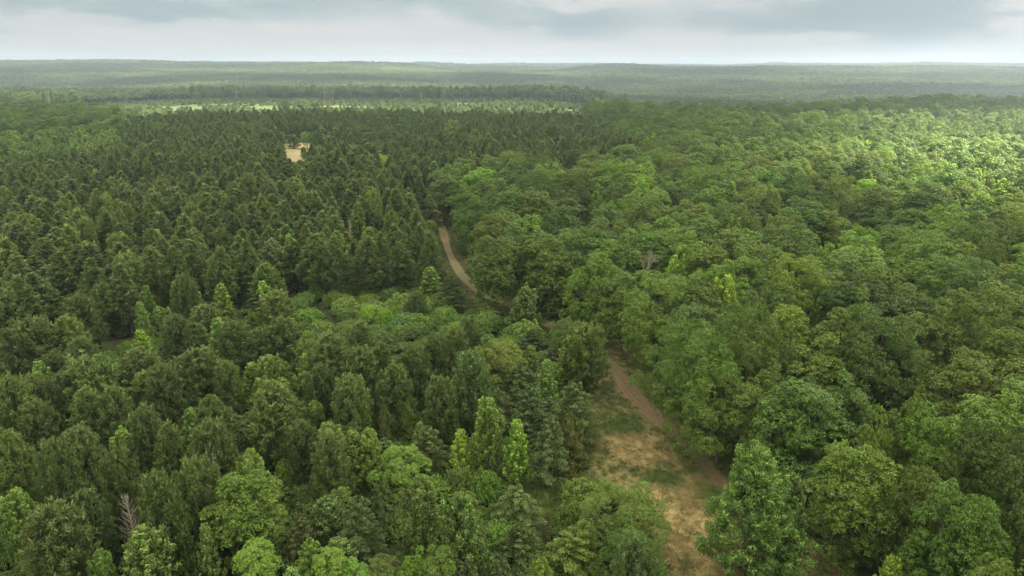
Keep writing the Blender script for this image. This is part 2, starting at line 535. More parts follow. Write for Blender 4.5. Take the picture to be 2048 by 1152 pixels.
M_bark = bark("brown_bark", (0.06, 0.048, 0.036), (0.14, 0.12, 0.095))
M_pbark = bark("pine_bark", (0.075, 0.055, 0.04), (0.17, 0.125, 0.095))
M_dead = bark("bleached_wood", (0.24, 0.205, 0.165), (0.42, 0.37, 0.30))
M_ddead = bark("grey_dead_wood", (0.17, 0.135, 0.11), (0.32, 0.26, 0.21))

# ------------------------------------------------------------------ tree building
RNG = np.random.default_rng(11)


def unit(v):
    return v / np.maximum(np.linalg.norm(v, axis=-1, keepdims=True), 1e-9)


def leaf_geo(C, N, L, Wd, T=None, rng=RNG):
    """diamond leaves at C facing N"""
    n = len(C)
    N = unit(N)
    if T is None:
        T = rng.normal(size=(n, 3))
    T = unit(T - (T * N).sum(1, keepdims=True) * N)
    B = np.cross(N, T)
    L = np.broadcast_to(L, (n,))[:, None]
    Wd = np.broadcast_to(Wd, (n,))[:, None]
    V = np.stack([C + T * L, C + B * Wd, C - T * L, C - B * Wd], 1).reshape(-1, 3)
    Fq = np.arange(4 * n).reshape(n, 4)
    return V, Fq


def leaf_mesh(name, C, N, L, Wd, mat, leaf=None, young=None, T=None, rng=RNG, tone=None):
    V, Fq = leaf_geo(C, N, L, Wd, T, rng)
    n = len(C)
    at = {'leaf': ('FACE', rng.random(n) if leaf is None else leaf)}
    if young is not None:
        at['young'] = ('FACE', young)
    if tone is not None:
        at['tone'] = ('FACE', tone)
    return mesh_from(name, V, Fq, mat, at)


class Tubes:
    def __init__(s):
        s.V, s.F, s.n = [], [], 0

    def add(s, P, r, k=6):
        P = np.asarray(P, float)
        r = np.asarray(r, float)
        t = unit(np.gradient(P, axis=0))
        a = np.cross(t, np.array([0.31, 0.17, 0.02]) + np.array([0, 0, 1.0]) * (np.abs(t[:, 2:3]) < 0.8) + np.array([1.0, 0, 0]) * (np.abs(t[:, 2:3]) >= 0.8))
        a = unit(a)
        b = np.cross(t, a)
        th = np.linspace(0, 2 * np.pi, k, endpoint=False)
        ring = P[:, None] + r[:, None, None] * (np.cos(th)[None, :, None] * a[:, None] + np.sin(th)[None, :, None] * b[:, None])
        m = len(P)
        i = np.arange(m * k).reshape(m, k)
        j = np.roll(i, -1, 1)
        s.V.append(ring.reshape(-1, 3))
        s.F.append(np.stack([i[:-1], j[:-1], j[1:], i[1:]], -1).reshape(-1, 4) + s.n)
        s.n += m * k

    def mesh(s, name, mat):
        return mesh_from(name, np.concatenate(s.V), np.concatenate(s.F), mat, smooth=True)


def curve(a, b, sag=0.0, n=5, wob=0.0, rng=RNG):
    a, b = np.asarray(a, float), np.asarray(b, float)
    t = np.linspace(0, 1, n)[:, None]
    p = a + (b - a) * t
    p[:, 2] += sag * np.sin(np.pi * t[:, 0])
    if wob:
        p[1:-1] += rng.normal(0, wob, (n - 2, 3))
    return p


def sphere_pts(n, rng, zmin=-1.0):
    i = np.arange(n) + 0.5
    z = 1 - (1 - zmin) * i / n
    th = i * 2.399963 + rng.random() * 6.28
    r = np.sqrt(np.maximum(0, 1 - z * z))
    p = np.stack([r * np.cos(th), r * np.sin(th), z], 1)
    return unit(p + rng.normal(0, 0.12, (n, 3)))


def puffs_to_leaves(PC, PR, ON, per, size, rng, flat=0.75, dens=None):
    """leaf centres on small puffs. PC centres, PR radii, ON outward direction of each puff"""
    k = len(PC)
    D = unit(rng.normal(size=(k, per, 3)) + ON[:, None] * 0.9 + np.array([0, 0, 0.35]))
    rad = PR[:, None, None] * (0.72 + 0.36 * rng.random((k, per, 1)))
    C = PC[:, None] + D * rad * np.array([1, 1, flat])
    N = unit(D + rng.normal(0, 0.55, (k, per, 3)) + np.array([0, 0, 0.25]))
    return C.reshape(-1, 3), N.reshape(-1, 3)


def oak(seed, H=18.0, Rr=7.5, nl=32, open_=0.0, tall=0.43, per=62, leaf=0.14, sub=13, lrs=(.18, .30)):
    rng = np.random.default_rng(seed)
    zc = H * (1 - tall) - 0.3
    D = sphere_pts(nl, rng, -0.8)
    # uneven outline: big swells in some directions
    ph = rng.random(3) * 6.28
    th = np.arctan2(D[:, 1], D[:, 0])
    sw = 1 + 0.14 * np.cos(2 * th + ph[0]) + 0.12 * np.cos(3 * th + ph[1]) * (1 - np.abs(D[:, 2])) + rng.normal(0, 0.17 + 0.06 * open_, nl)
    lr = Rr * rng.uniform(lrs[0], lrs[1], nl) * (1 - 0.18 * open_)
    ctr = D * np.array([Rr * 0.76, Rr * 0.76, H * tall * 0.80]) * sw[:, None]
    ctr[:, 2] += zc
    ctr[:, 2] = np.minimum(ctr[:, 2], H - lr * 0.8)
    trunk = Tubes()
    lean = rng.normal(0, 0.4, 2)
    fork = np.array([lean[0] * 0.5, lean[1] * 0.5, H * 0.34])
    topp = np.array([lean[0], lean[1], H * 0.72])
    tp = np.array([[0, 0, -0.4], [0, 0, H * .1], fork, (fork + topp) / 2 + rng.normal(0, .2, 3), topp])
    trunk.add(tp, [0.42, 0.34, 0.29, 0.2, 0.09], 8)
    PCs, PRs, ONs = [], [], []
    for i in range(nl):
        a = fork + (topp - fork) * rng.uniform(0, 0.8)
        if i % 2 == 0 or open_:
            trunk.add(curve(a, ctr[i], -0.05 * H * rng.random(), 6, 0.25, rng), np.linspace(0.15, 0.035, 6) * rng.uniform(.8, 1.2), 5)
        m = int(sub * rng.uniform(0.8, 1.25))
        d = sphere_pts(m, rng, -0.35)
        out = unit(ctr[i] - np.array([0, 0, zc - 2])) + np.array([0, 0, .3])
        d = unit(d + out * 0.45)
        pr = lr[i] * rng.uniform(0.34, 0.52, m)
        pc = ctr[i] + d * lr[i] * np.array([.88, .88, 1.28]) * rng.uniform(0.78, 1.12, (m, 1))
        PCs.append(pc)
        PRs.append(pr)
        ONs.append(d)
    PC, PR, ON = np.concatenate(PCs), np.concatenate(PRs), np.concatenate(ONs)
    C, N = puffs_to_leaves(PC, PR, ON, per, leaf, rng)
    # inner leaves
    ni = 2200
    Di = unit(rng.normal(size=(ni, 3)))
    Ci = Di * np.array([Rr * .72, Rr * .72, H * tall * .8]) * rng.uniform(0.2, 0.62, (ni, 1)) + [0, 0, zc]
    C = np.concatenate([C, Ci])
    N = np.concatenate([N, Di])
    n = len(C)
    L = leaf * rng.uniform(0.75, 1.3, n)
    L[-ni:] *= 1.8
    cr = leaf_mesh("oak_crown", C, N, L, L * 0.62, M_oak, rng=rng)
    return dict(crown=cr, trunk=trunk.mesh("oak_trunk", M_bark), H=H, R=Rr)


def gum(seed, H=12.0, Rr=3.4, ns_=230, per=62, leaders=3, lf=.125, pw=.62):
    """sweetgum and other young upright broadleaves: tiers of rosettes on rising shoots"""
    rng = np.random.default_rng(seed)
    t = 0.06 + 0.94 * (np.arange(ns_) + rng.random(ns_)) / ns_
    t = rng.permutation(t ** 0.85)
    th = rng.random(ns_) * 6.283
    prof = np.minimum(1, (t / 0.25)) ** 0.6 * (1 - t) ** pw * 1.18
    ph = rng.random(4) * 6.28
    lump = 1 + 0.16 * np.cos(3 * th + ph[0] + 4 * t) + 0.13 * np.cos(5 * th + ph[1] - 7 * t)
    r = Rr * prof * lump * rng.uniform(0.62, 1.08, ns_) + 0.12
    C0 = np.stack([r * np.cos(th), r * np.sin(th), H * (0.04 + 0.93 * t)], 1)
    # side leaders
    for _ in range(leaders):
        a = rng.random() * 6.28
        z0 = H * rng.uniform(0.55, 0.8)
        rr = Rr * rng.uniform(0.35, 0.65)
        m = 12
        zz = z0 + np.linspace(0, H * rng.uniform(.12, .24), m)
        q = np.stack([rr * math.cos(a) + rng.normal(0, .3, m) * np.linspace(1, .2, m), rr * math.sin(a) + rng.normal(0, .3, m) * np.linspace(1, .2, m), zz], 1)
        C0 = np.concatenate([C0, q])
    k = len(C0)
    outd = unit(C0 * np.array([1, 1, 0]) + 1e-6)
    # every shoot: lower old leaves, upper young rosette
    lv = rng.random((k, per)) ** 0.8
    rad = (0.58 - 0.30 * lv) * (0.65 + 0.35 * (Rr / 3.4))
    a = rng.random((k, per)) * 6.283
    D = np.stack([np.cos(a), np.sin(a), np.zeros_like(a)], -1)
    ax = unit(outd * 0.45 + np.array([0, 0, 1.0]))
    Cc = C0[:, None] + ax[:, None] * ((lv - 0.6) * 0.95)[..., None] + D * (rad * rng.uniform(.3, 1.05, (k, per)))[..., None]
    N = unit(D * 0.75 + np.array([0, 0, 0.75]) + rng.normal(0, .42, (k, per, 3)))
    yo = np.clip((lv - 0.62) * 2.6, 0, 1) * rng.uniform(.5, 1, (k, 1)) * (rng.random((k, 1)) < 0.7)
    C, N, yo = Cc.reshape(-1, 3), N.reshape(-1, 3), yo.reshape(-1)
    ni = 1500
    ti = rng.random(ni)
    ai = rng.random(ni) * 6.283
    ri = Rr * np.minimum(1, ti / .25) ** .6 * (1 - ti) ** pw * rng.uniform(0, .75, ni)
    C = np.concatenate([C, np.stack([ri * np.cos(ai), ri * np.sin(ai), H * (0.04 + .9 * ti)], 1)])
    N = np.concatenate([N, rng.normal(size=(ni, 3))])
    yo = np.r_[yo, np.zeros(ni)]
    n = len(C)
    L = lf * rng.uniform(.75, 1.3, n)
    L[-ni:] *= 1.7
    cr = leaf_mesh("sweetgum_crown", C, N, L, L * .72, M_gum, young=yo, rng=rng)
    tb = Tubes()
    tb.add([[0, 0, -.3], [0, 0, H * .3], [.1, .05, H * .6], [0, 0, H * .93]], [.17, .14, .09, .02], 6)
    for i in range(0, ns_, 6):
        tb.add(curve([0, 0, max(.8, C0[i, 2] - r[i] * .9 - .3)], C0[i], 0, 3), [.045, .03, .012], 4)
    return dict(crown=cr, trunk=tb.mesh("sweetgum_trunk", M_bark), H=H, R=Rr)


def pine(seed, H=14.0, Rr=3.0, whorls=21, br=6, tufts=19, per=9, base=0.2, pw=0.62, nl=0.30, full=1.0):
    rng = np.random.default_rng(seed)
    TP, TD, TR = [], [], []
    tb = Tubes()
    bend = rng.normal(0, .25, 2)
    tb.add([[0, 0, -.3], [0, 0, H * .3], [bend[0], bend[1], H * .65], [bend[0] * .6, bend[1] * .6, H * .97]], [.19, .16, .10, .025], 7)
    for i in range(whorls):
        t = i / (whorls - 1)
        z = H * (base + (0.97 - base) * t ** 0.9)
        prof = (1 - t) ** pw * min(1.0, 0.55 + t * 2.6)
        nb = br if t < .85 else 4
        a0 = rng.random() * 6.28
        for j in range(nb):
            a = a0 + j * 6.283 / nb + rng.normal(0, .25)
            ln = Rr * (prof * rng.uniform(.68, 1.15) + .06)
            if rng.random() < 0.06:
                continue
            rise = ln * (0.2 + 0.5 * t) + rng.normal(0, .12)
            o = np.array([bend[0] * t, bend[1] * t, z + rng.normal(0, .15)])
            d = np.array([math.cos(a), math.sin(a), 0])
            e = o + d * ln + [0, 0, rise]
            tb.add(curve(o, e, -0.08 * ln, 4), [.05 * (1 - t) + .02, .035, .02, .01], 4)
            m = max(5, int(tufts * (0.45 + 0.75 * prof) * full))
            s = rng.uniform(0.22, 1.04, m) ** .8
            p = o + d * ln * s[:, None]
            p[:, 2] += rise * s ** 1.2 + rng.normal(0, .3, m)
            lat = np.array([-math.sin(a), math.cos(a), 0])
            p += lat * (rng.normal(0, .30, m) * ln * .42 * (1.15 - .6 * s))[:, None]
            td = unit(d * .75 + lat * rng.normal(0, .5, (m, 1)) + np.array([0, 0, .6 + .5 * t]) + rng.normal(0, .22, (m, 3)))
            TP.append(p)
            TD.append(td)
            TR.append(np.full(m, t) * .6 + s * .4)
    # leader
    m = 9
    TP.append(np.stack([bend[0] * .6 + rng.normal(0, .08, m), bend[1] * .6 + rng.normal(0, .08, m), H * np.linspace(.93, 1.0, m)], 1))
    TD.append(unit(rng.normal(0, .35, (m, 3)) + [0, 0, 1]))
    TR.append(np.ones(m))
    TP, TD, TR = map(np.concatenate, (TP, TD, TR))
    k = len(TP)
    nd = unit(TD[:, None] * 1.0 + rng.normal(0, .62, (k, per, 3)))
    ll = nl * rng.uniform(.7, 1.25, (k, per, 1))
    C = TP[:, None] + nd * ll * .9
    fac = unit(np.cross(nd, rng.normal(size=(k, per, 3))) + np.array([0, 0, .3]))
    yo = (np.clip((nd * [0, 0, 1]).sum(-1) - .45, 0, 1) * 1.6) * (TR[:, None] > .55) * rng.uniform(.2, 1, (k, 1))  # upper needles lightened for sky light, along with pale young candles
    n = k * per
    L = ll.reshape(-1)
    cr = leaf_mesh("pine_crown", C.reshape(-1, 3), fac.reshape(-1, 3), L, L * .17 + .012, M_pine, young=np.clip(yo.reshape(-1), 0, 1), T=nd.reshape(-1, 3), rng=rng,
                   leaf=np.repeat(rng.random(k), per) * .45 + rng.random(n) * .35 + .1)
    return dict(crown=cr, trunk=tb.mesh("pine_trunk", M_pbark), H=H, R=Rr)


def cedar(seed, H=7.0, Rr=1.9):
    rng = np.random.default_rng(seed)
    n = 11000
    t = rng.random(n) ** 1.25
    a = rng.random(n) * 6.283
    lump = 1 + .16 * np.cos(4 * a + 9 * t + seed) + .12 * np.cos(7 * a - 15 * t) + .1 * np.cos(40 * t + 3 * a)
    r = Rr * (1 - t) ** .72 * np.minimum(1, t / .1 + .55) * lump * rng.uniform(.55, 1.05, n) ** .6 + .05
    C = np.stack([r * np.cos(a), r * np.sin(a), .1 + H * t * .97], 1)
    T = unit(np.stack([np.cos(a) * .6, np.sin(a) * .6, np.full(n, .9)], 1) + rng.normal(0, .3, (n, 3)))
    N = unit(np.stack([np.cos(a), np.sin(a), np.full(n, .5)], 1) + rng.normal(0, .5, (n, 3)))
    L = .16 * rng.uniform(.6, 1.3, n)
    cr = leaf_mesh("cedar_crown", C, N, L, L * .34, M_cedar, T=T, rng=rng)
    tb = Tubes()
    tb.add([[0, 0, -.2], [0, 0, H * .5], [0, 0, H * .94]], [.13, .08, .02], 6)
    return dict(crown=cr, trunk=tb.mesh("cedar_trunk", M_bark), H=H, R=Rr)


def elm(seed, H=9.0, Rr=3.2, nb=64, droop=.5, leaf=.12):
    """young elm: long arching branches with flat leafy sprays"""
    rng = np.random.default_rng(seed)
    tb = Tubes()
    tb.add([[0, 0, -.3], [.1, 0, H * .4], [-.1, .1, H * .75], [0, 0, H * .96]], [.15, .11, .06, .015], 6)
    Cs, Ns, Ts, Ys = [], [], [], []
    for i in range(nb):
        t = (i + rng.random()) / nb
        a = i * 2.4 + rng.normal(0, .3)
        z0 = H * (.08 + .84 * t)
        ln = Rr * ((1 - t) ** .6 * 1.1 + .12) * rng.uniform(.75, 1.15)
        d = np.array([math.cos(a), math.sin(a), 0])
        lat = np.array([-math.sin(a), math.cos(a), 0])
        s = np.linspace(0, 1, 6)
        P = np.array([0, 0, z0]) + d * (ln * s)[:, None]
        P[:, 2] += ln * (.75 * s - droop * 1.1 * s * s) + t * .4 * s
        tb.add(P, np.linspace(.035, .006, 6), 4)
        m = int(150 + 90 * ln / Rr)
        sj = rng.uniform(.18, 1.05, m)
        q = np.stack([np.interp(sj, s, P[:, k]) for k in range(3)], 1)
        wv = ln * .36 * (1.15 - sj) + .12
        of = rng.uniform(-1, 1, m)
        # side twigs: leaves gather on a few lines
        sq = np.round(sj * 7) / 7
        q += lat * (of * wv)[:, None] + d * (np.abs(of) * wv * .6)[:, None]
        q[:, 2] += -np.abs(of) * wv * .35 + rng.normal(0, .07, m) + (sj - sq) * .5
        Cs.append(q)
        Ns.append(unit(np.array([0, 0, 1.0]) + d * .35 + rng.normal(0, .38, (m, 3))))
        Ts.append(unit(d + lat * np.sign(of)[:, None] * .8 + rng.normal(0, .3, (m, 3))))
        Ys.append(np.clip((sj - .8) * 4, 0, 1) * (rng.random(m) < .8) * rng.uniform(.2, 1))
    C, N, T, Yv = map(np.concatenate, (Cs, Ns, Ts, Ys))
    L = leaf * rng.uniform(.8, 1.5, len(C))
    cr = leaf_mesh("elm_crown", C, N, L, L * .55, M_elm, T=T, young=Yv, rng=rng)
    return dict(crown=cr, trunk=tb.mesh("elm_trunk", M_bark), H=H, R=Rr)


def shrub(seed, H=3.0, Rr=2.4, nl=9, per=34, leaf=.13, spray=0.0):
    rng = np.random.default_rng(seed)
    D = sphere_pts(nl, rng, 0.0)
    ctr = D * [Rr * .6, Rr * .6, H * .5] * rng.uniform(.8, 1.15, (nl, 1))
    ctr[:, 2] += H * .22
    PCs, PRs, ONs = [], [], []
    for c_ in ctr:
        m = 15
        d = sphere_pts(m, rng, -.4)
        lr = Rr * rng.uniform(.32, .5)
        PCs.append(c_ + d * lr * [1, 1, .7] * rng.uniform(.7, 1.25, (m, 1)))
        PRs.append(np.full(m, lr * .45))
        ONs.append(d)
    PC, PR, ON = map(np.concatenate, (PCs, PRs, ONs))
    PC[:, 2] = np.maximum(PC[:, 2], .25)
    C, N = puffs_to_leaves(PC, PR, ON, per, leaf, rng)
    if spray:   # long shoots that stick out of the mound
        k = 60
        a = rng.random(k) * 6.283
        rr = Rr * rng.random(k) ** .5 * .95
        o = np.stack([rr * np.cos(a), rr * np.sin(a), H * .62 * (1 - (rr / Rr) ** 2) + .5], 1)
        dd = unit(np.stack([np.cos(a) * .8, np.sin(a) * .8, np.full(k, .9)], 1) + rng.normal(0, .25, (k, 3)))
        s = rng.random((k, 26, 1))
        q = o[:, None] + dd[:, None] * s * spray + rng.normal(0, .1, (k, 26, 3)) - np.array([0, 0, .5]) * s * s * spray * .6
        C = np.concatenate([C, q.reshape(-1, 3)])
        N = np.concatenate([N, unit(rng.normal(0, .5, (k * 26, 3)) + [0, 0, 1])])
    C[:, 2] = np.maximum(C[:, 2], .05)
    n = len(C)
    L = leaf * rng.uniform(.8, 1.35, n)
    yo = np.clip((C[:, 2] / H - .55) * 2, 0, 1) * (rng.random(n) < .35)
    cr = leaf_mesh("shrub_foliage", C, N, L, L * .6, M_shrub, young=yo, rng=rng)
    tb = Tubes()
    for c_ in ctr:
        tb.add(curve([0, 0, -.1], c_, .2, 4, .08, rng), [.05, .04, .03, .015], 4)
    return dict(crown=cr, trunk=tb.mesh("shrub_stems", M_bark), H=H, R=Rr)


def dead(seed, H=9.0, Rr=2.0, mat=None, nb=46, up=.5, kind='pine'):
    rng = np.random.default_rng(seed)
    tb, bt = Tubes(), Tubes()
    tb.add([[0, 0, -.3], [.1, 0, H * .4], [-.05, .1, H * .75], [0, 0, H]], [.2, .16, .09, .02], 7)
    for i in range(nb):
        t = (i + rng.random()) / nb
        z = H * (.2 + .78 * t)
        a = i * 2.4 + rng.normal(0, .4)
        ln = Rr * (1.05 - t) ** .6 * rng.uniform(.5, 1.2)
        d = np.array([math.cos(a), math.sin(a), 0])
        e = np.array([0, 0, z]) + d * ln + [0, 0, ln * up]
        c_ = curve([0, 0, z], e, -.1 * ln, 5, .07, rng)
        bt.add(c_, np.linspace(.05, .010, 5), 4)
        for k in range(5):
            s = rng.uniform(.3, 1)
            o = c_[0] + (c_[-1] - c_[0]) * s
            o = c_[int(s * 4)]
            e2 = o + unit(d + rng.normal(0, .4, 3) + [0, 0, up]) * ln * rng.uniform(.25, .5)
            bt.add(curve(o, e2, 0, 3), [.022, .014, .007], 3)
    return dict(crown=bt.mesh("dead_branches", mat), trunk=tb.mesh("dead_trunk", mat), H=H, R=Rr)


def forked_dead(seed, H=17.0, mat=None, spread=3.0):
    rng = np.random.default_rng(seed)
    tb, bt = Tubes(), Tubes()
    tb.add([[0, 0, -.3], [.2, 0, H * .3], [0, .2, H * .62]], [.4, .32, .24], 7)

    def rec(o, d, ln, r, lev):
        e = o + d * ln
        bt.add(curve(o, e, 0, 5, ln * .04, rng), np.linspace(r, r * .5, 5), 5)
        if lev == 0:
            return
        for k in range(3):
            nd = unit(d + rng.normal(0, .45, 3) + [0, 0, .15])
            rec(o + d * ln * rng.uniform(.55, 1.0), nd, ln * rng.uniform(.5, .75), r * .5, lev - 1)
    for k in range(4):
        a = k * 1.57 + rng.random()
        rec(np.array([0, .2, H * .6]), unit(np.array([math.cos(a) * .42, math.sin(a) * .42, 1])), H * .2, .15, 3)
    return dict(crown=bt.mesh("dead_branches", mat), trunk=tb.mesh("dead_trunk", mat), H=H, R=spread)


PRO = {
    'oak': [oak(1, nl=36), oak(2, nl=42, tall=.40), oak(3, Rr=6.6, tall=.46, nl=38), oak(4, open_=.6, nl=36), oak(5, Rr=7.0, nl=48, tall=.45), oak(6, Rr=8.2, nl=46, tall=.40), oak(7, Rr=6.2, nl=34, tall=.48, open_=.3)],
    'big': [oak(21, H=18, Rr=9.0, nl=74, open_=1.1, tall=.42, per=60, leaf=.125, sub=14), oak(22, H=18, Rr=9.0, nl=76, open_=.7, tall=.42, per=60, leaf=.125, sub=14)],
    'oakn': [oak(11 + i, H=18, Rr=4.3, nl=38, tall=.47, lrs=(.24, .42), per=52, leaf=.14) for i in range(4)],
    'gum': [gum(31), gum(32, leaders=5), gum(33, leaders=1), gum(34, leaders=4)],
    'slim': [gum(41, H=11, Rr=1.9, ns_=130, leaders=0), gum(42, H=11, Rr=2.1, ns_=140, leaders=1)],
    'gumbig': [gum(51, H=15, Rr=5.4, ns_=520, per=95, leaders=8, lf=.10, pw=.78)],
    'pine': [pine(61, pw=.75), pine(62, whorls=24, pw=.85), pine(63, pw=.66), pine(64, pw=.9, whorls=19), pine(65, base=.26, pw=.78), pine(66, pw=.7, tufts=12, br=5)],
    'rpine': [pine(71, H=11, Rr=4.0, pw=.48, base=.10, whorls=17, br=8, tufts=21), pine(72, H=11, Rr=3.8, pw=.52, base=.08, whorls=18, br=8, tufts=21),
              pine(73, H=11, Rr=4.2, pw=.42, base=.1, whorls=16, br=9, tufts=21), pine(74, H=11, Rr=3.6, pw=.6, base=.08, whorls=19, br=7, tufts=21)],
    'cedar': [cedar(81), cedar(82, Rr=2.2), cedar(83, Rr=1.6)],
    'elm': [elm(91), elm(92, Rr=3.6, droop=.7), elm(93, droop=.35)],
    'shrub': [shrub(101), shrub(102, spray=1.3), shrub(103, nl=12, Rr=2.8), shrub(104, spray=.9, leaf=.11), shrub(105, H=2.4, spray=1.0)],
    'dead': [dead(111, mat=M_dead, nb=80, up=1.0, Rr=2.2)],
    'deadpine': [dead(112, H=13, Rr=1.6, mat=M_ddead, up=.2)],
    'deadoak': [forked_dead(113, mat=M_ddead), forked_dead(114, mat=M_ddead), forked_dead(115, mat=M_ddead)],
}
KIND = {'oak': ('oak_tree', 'oak tree'), 'oakn': ('oak_tree', 'oak tree'), 'big': ('oak_tree', 'oak tree'), 'gum': ('sweetgum_tree', 'sweetgum tree'), 'slim': ('sweetgum_tree', 'sweetgum tree'),
        'gumbig': ('sweetgum_tree', 'sweetgum tree'), 'pine': ('pine_tree', 'pine tree'), 'rpine': ('pine_tree', 'pine tree'), 'cedar': ('cedar_tree', 'cedar tree'),
        'elm': ('elm_tree', 'elm tree'), 'shrub': ('shrub', 'shrub'), 'dead': ('dead_tree', 'dead tree'), 'deadpine': ('dead_tree', 'dead tree'), 'deadoak': ('dead_tree', 'dead tree')}
DEFH = {'oak': 17.5, 'oakn': 17.5, 'big': 18, 'gum': 11, 'slim': 9.5, 'gumbig': 15, 'pine': 14, 'rpine': 10.5, 'cedar': 6.5, 'elm': 8, 'shrub': 3.2, 'dead': 9, 'deadpine': 13, 'deadoak': 18}

# tints
G0, BRT, YEL, OLV, GRY, DRK, PAL, BLU = (1, 1, 1), (1.28, 1.27, 1.05), (1.34, 1.34, .85), (1.12, 1.0, .95), (1.15, 1.12, 1.3), (.76, .80, .82), (1.4, 1.34, 1.3), (.95, 1.03, 1.12)
VIV = (1.7, 1.75, .9)
FRS = (.90, .98, .84)
TNAME = {FRS: 'fresh green', G0: 'green', BRT: 'light green', YEL: 'yellow green', OLV: 'olive', GRY: 'grey green', DRK: 'dark', PAL: 'pale olive', BLU: 'bluish green', VIV: 'vivid green'}

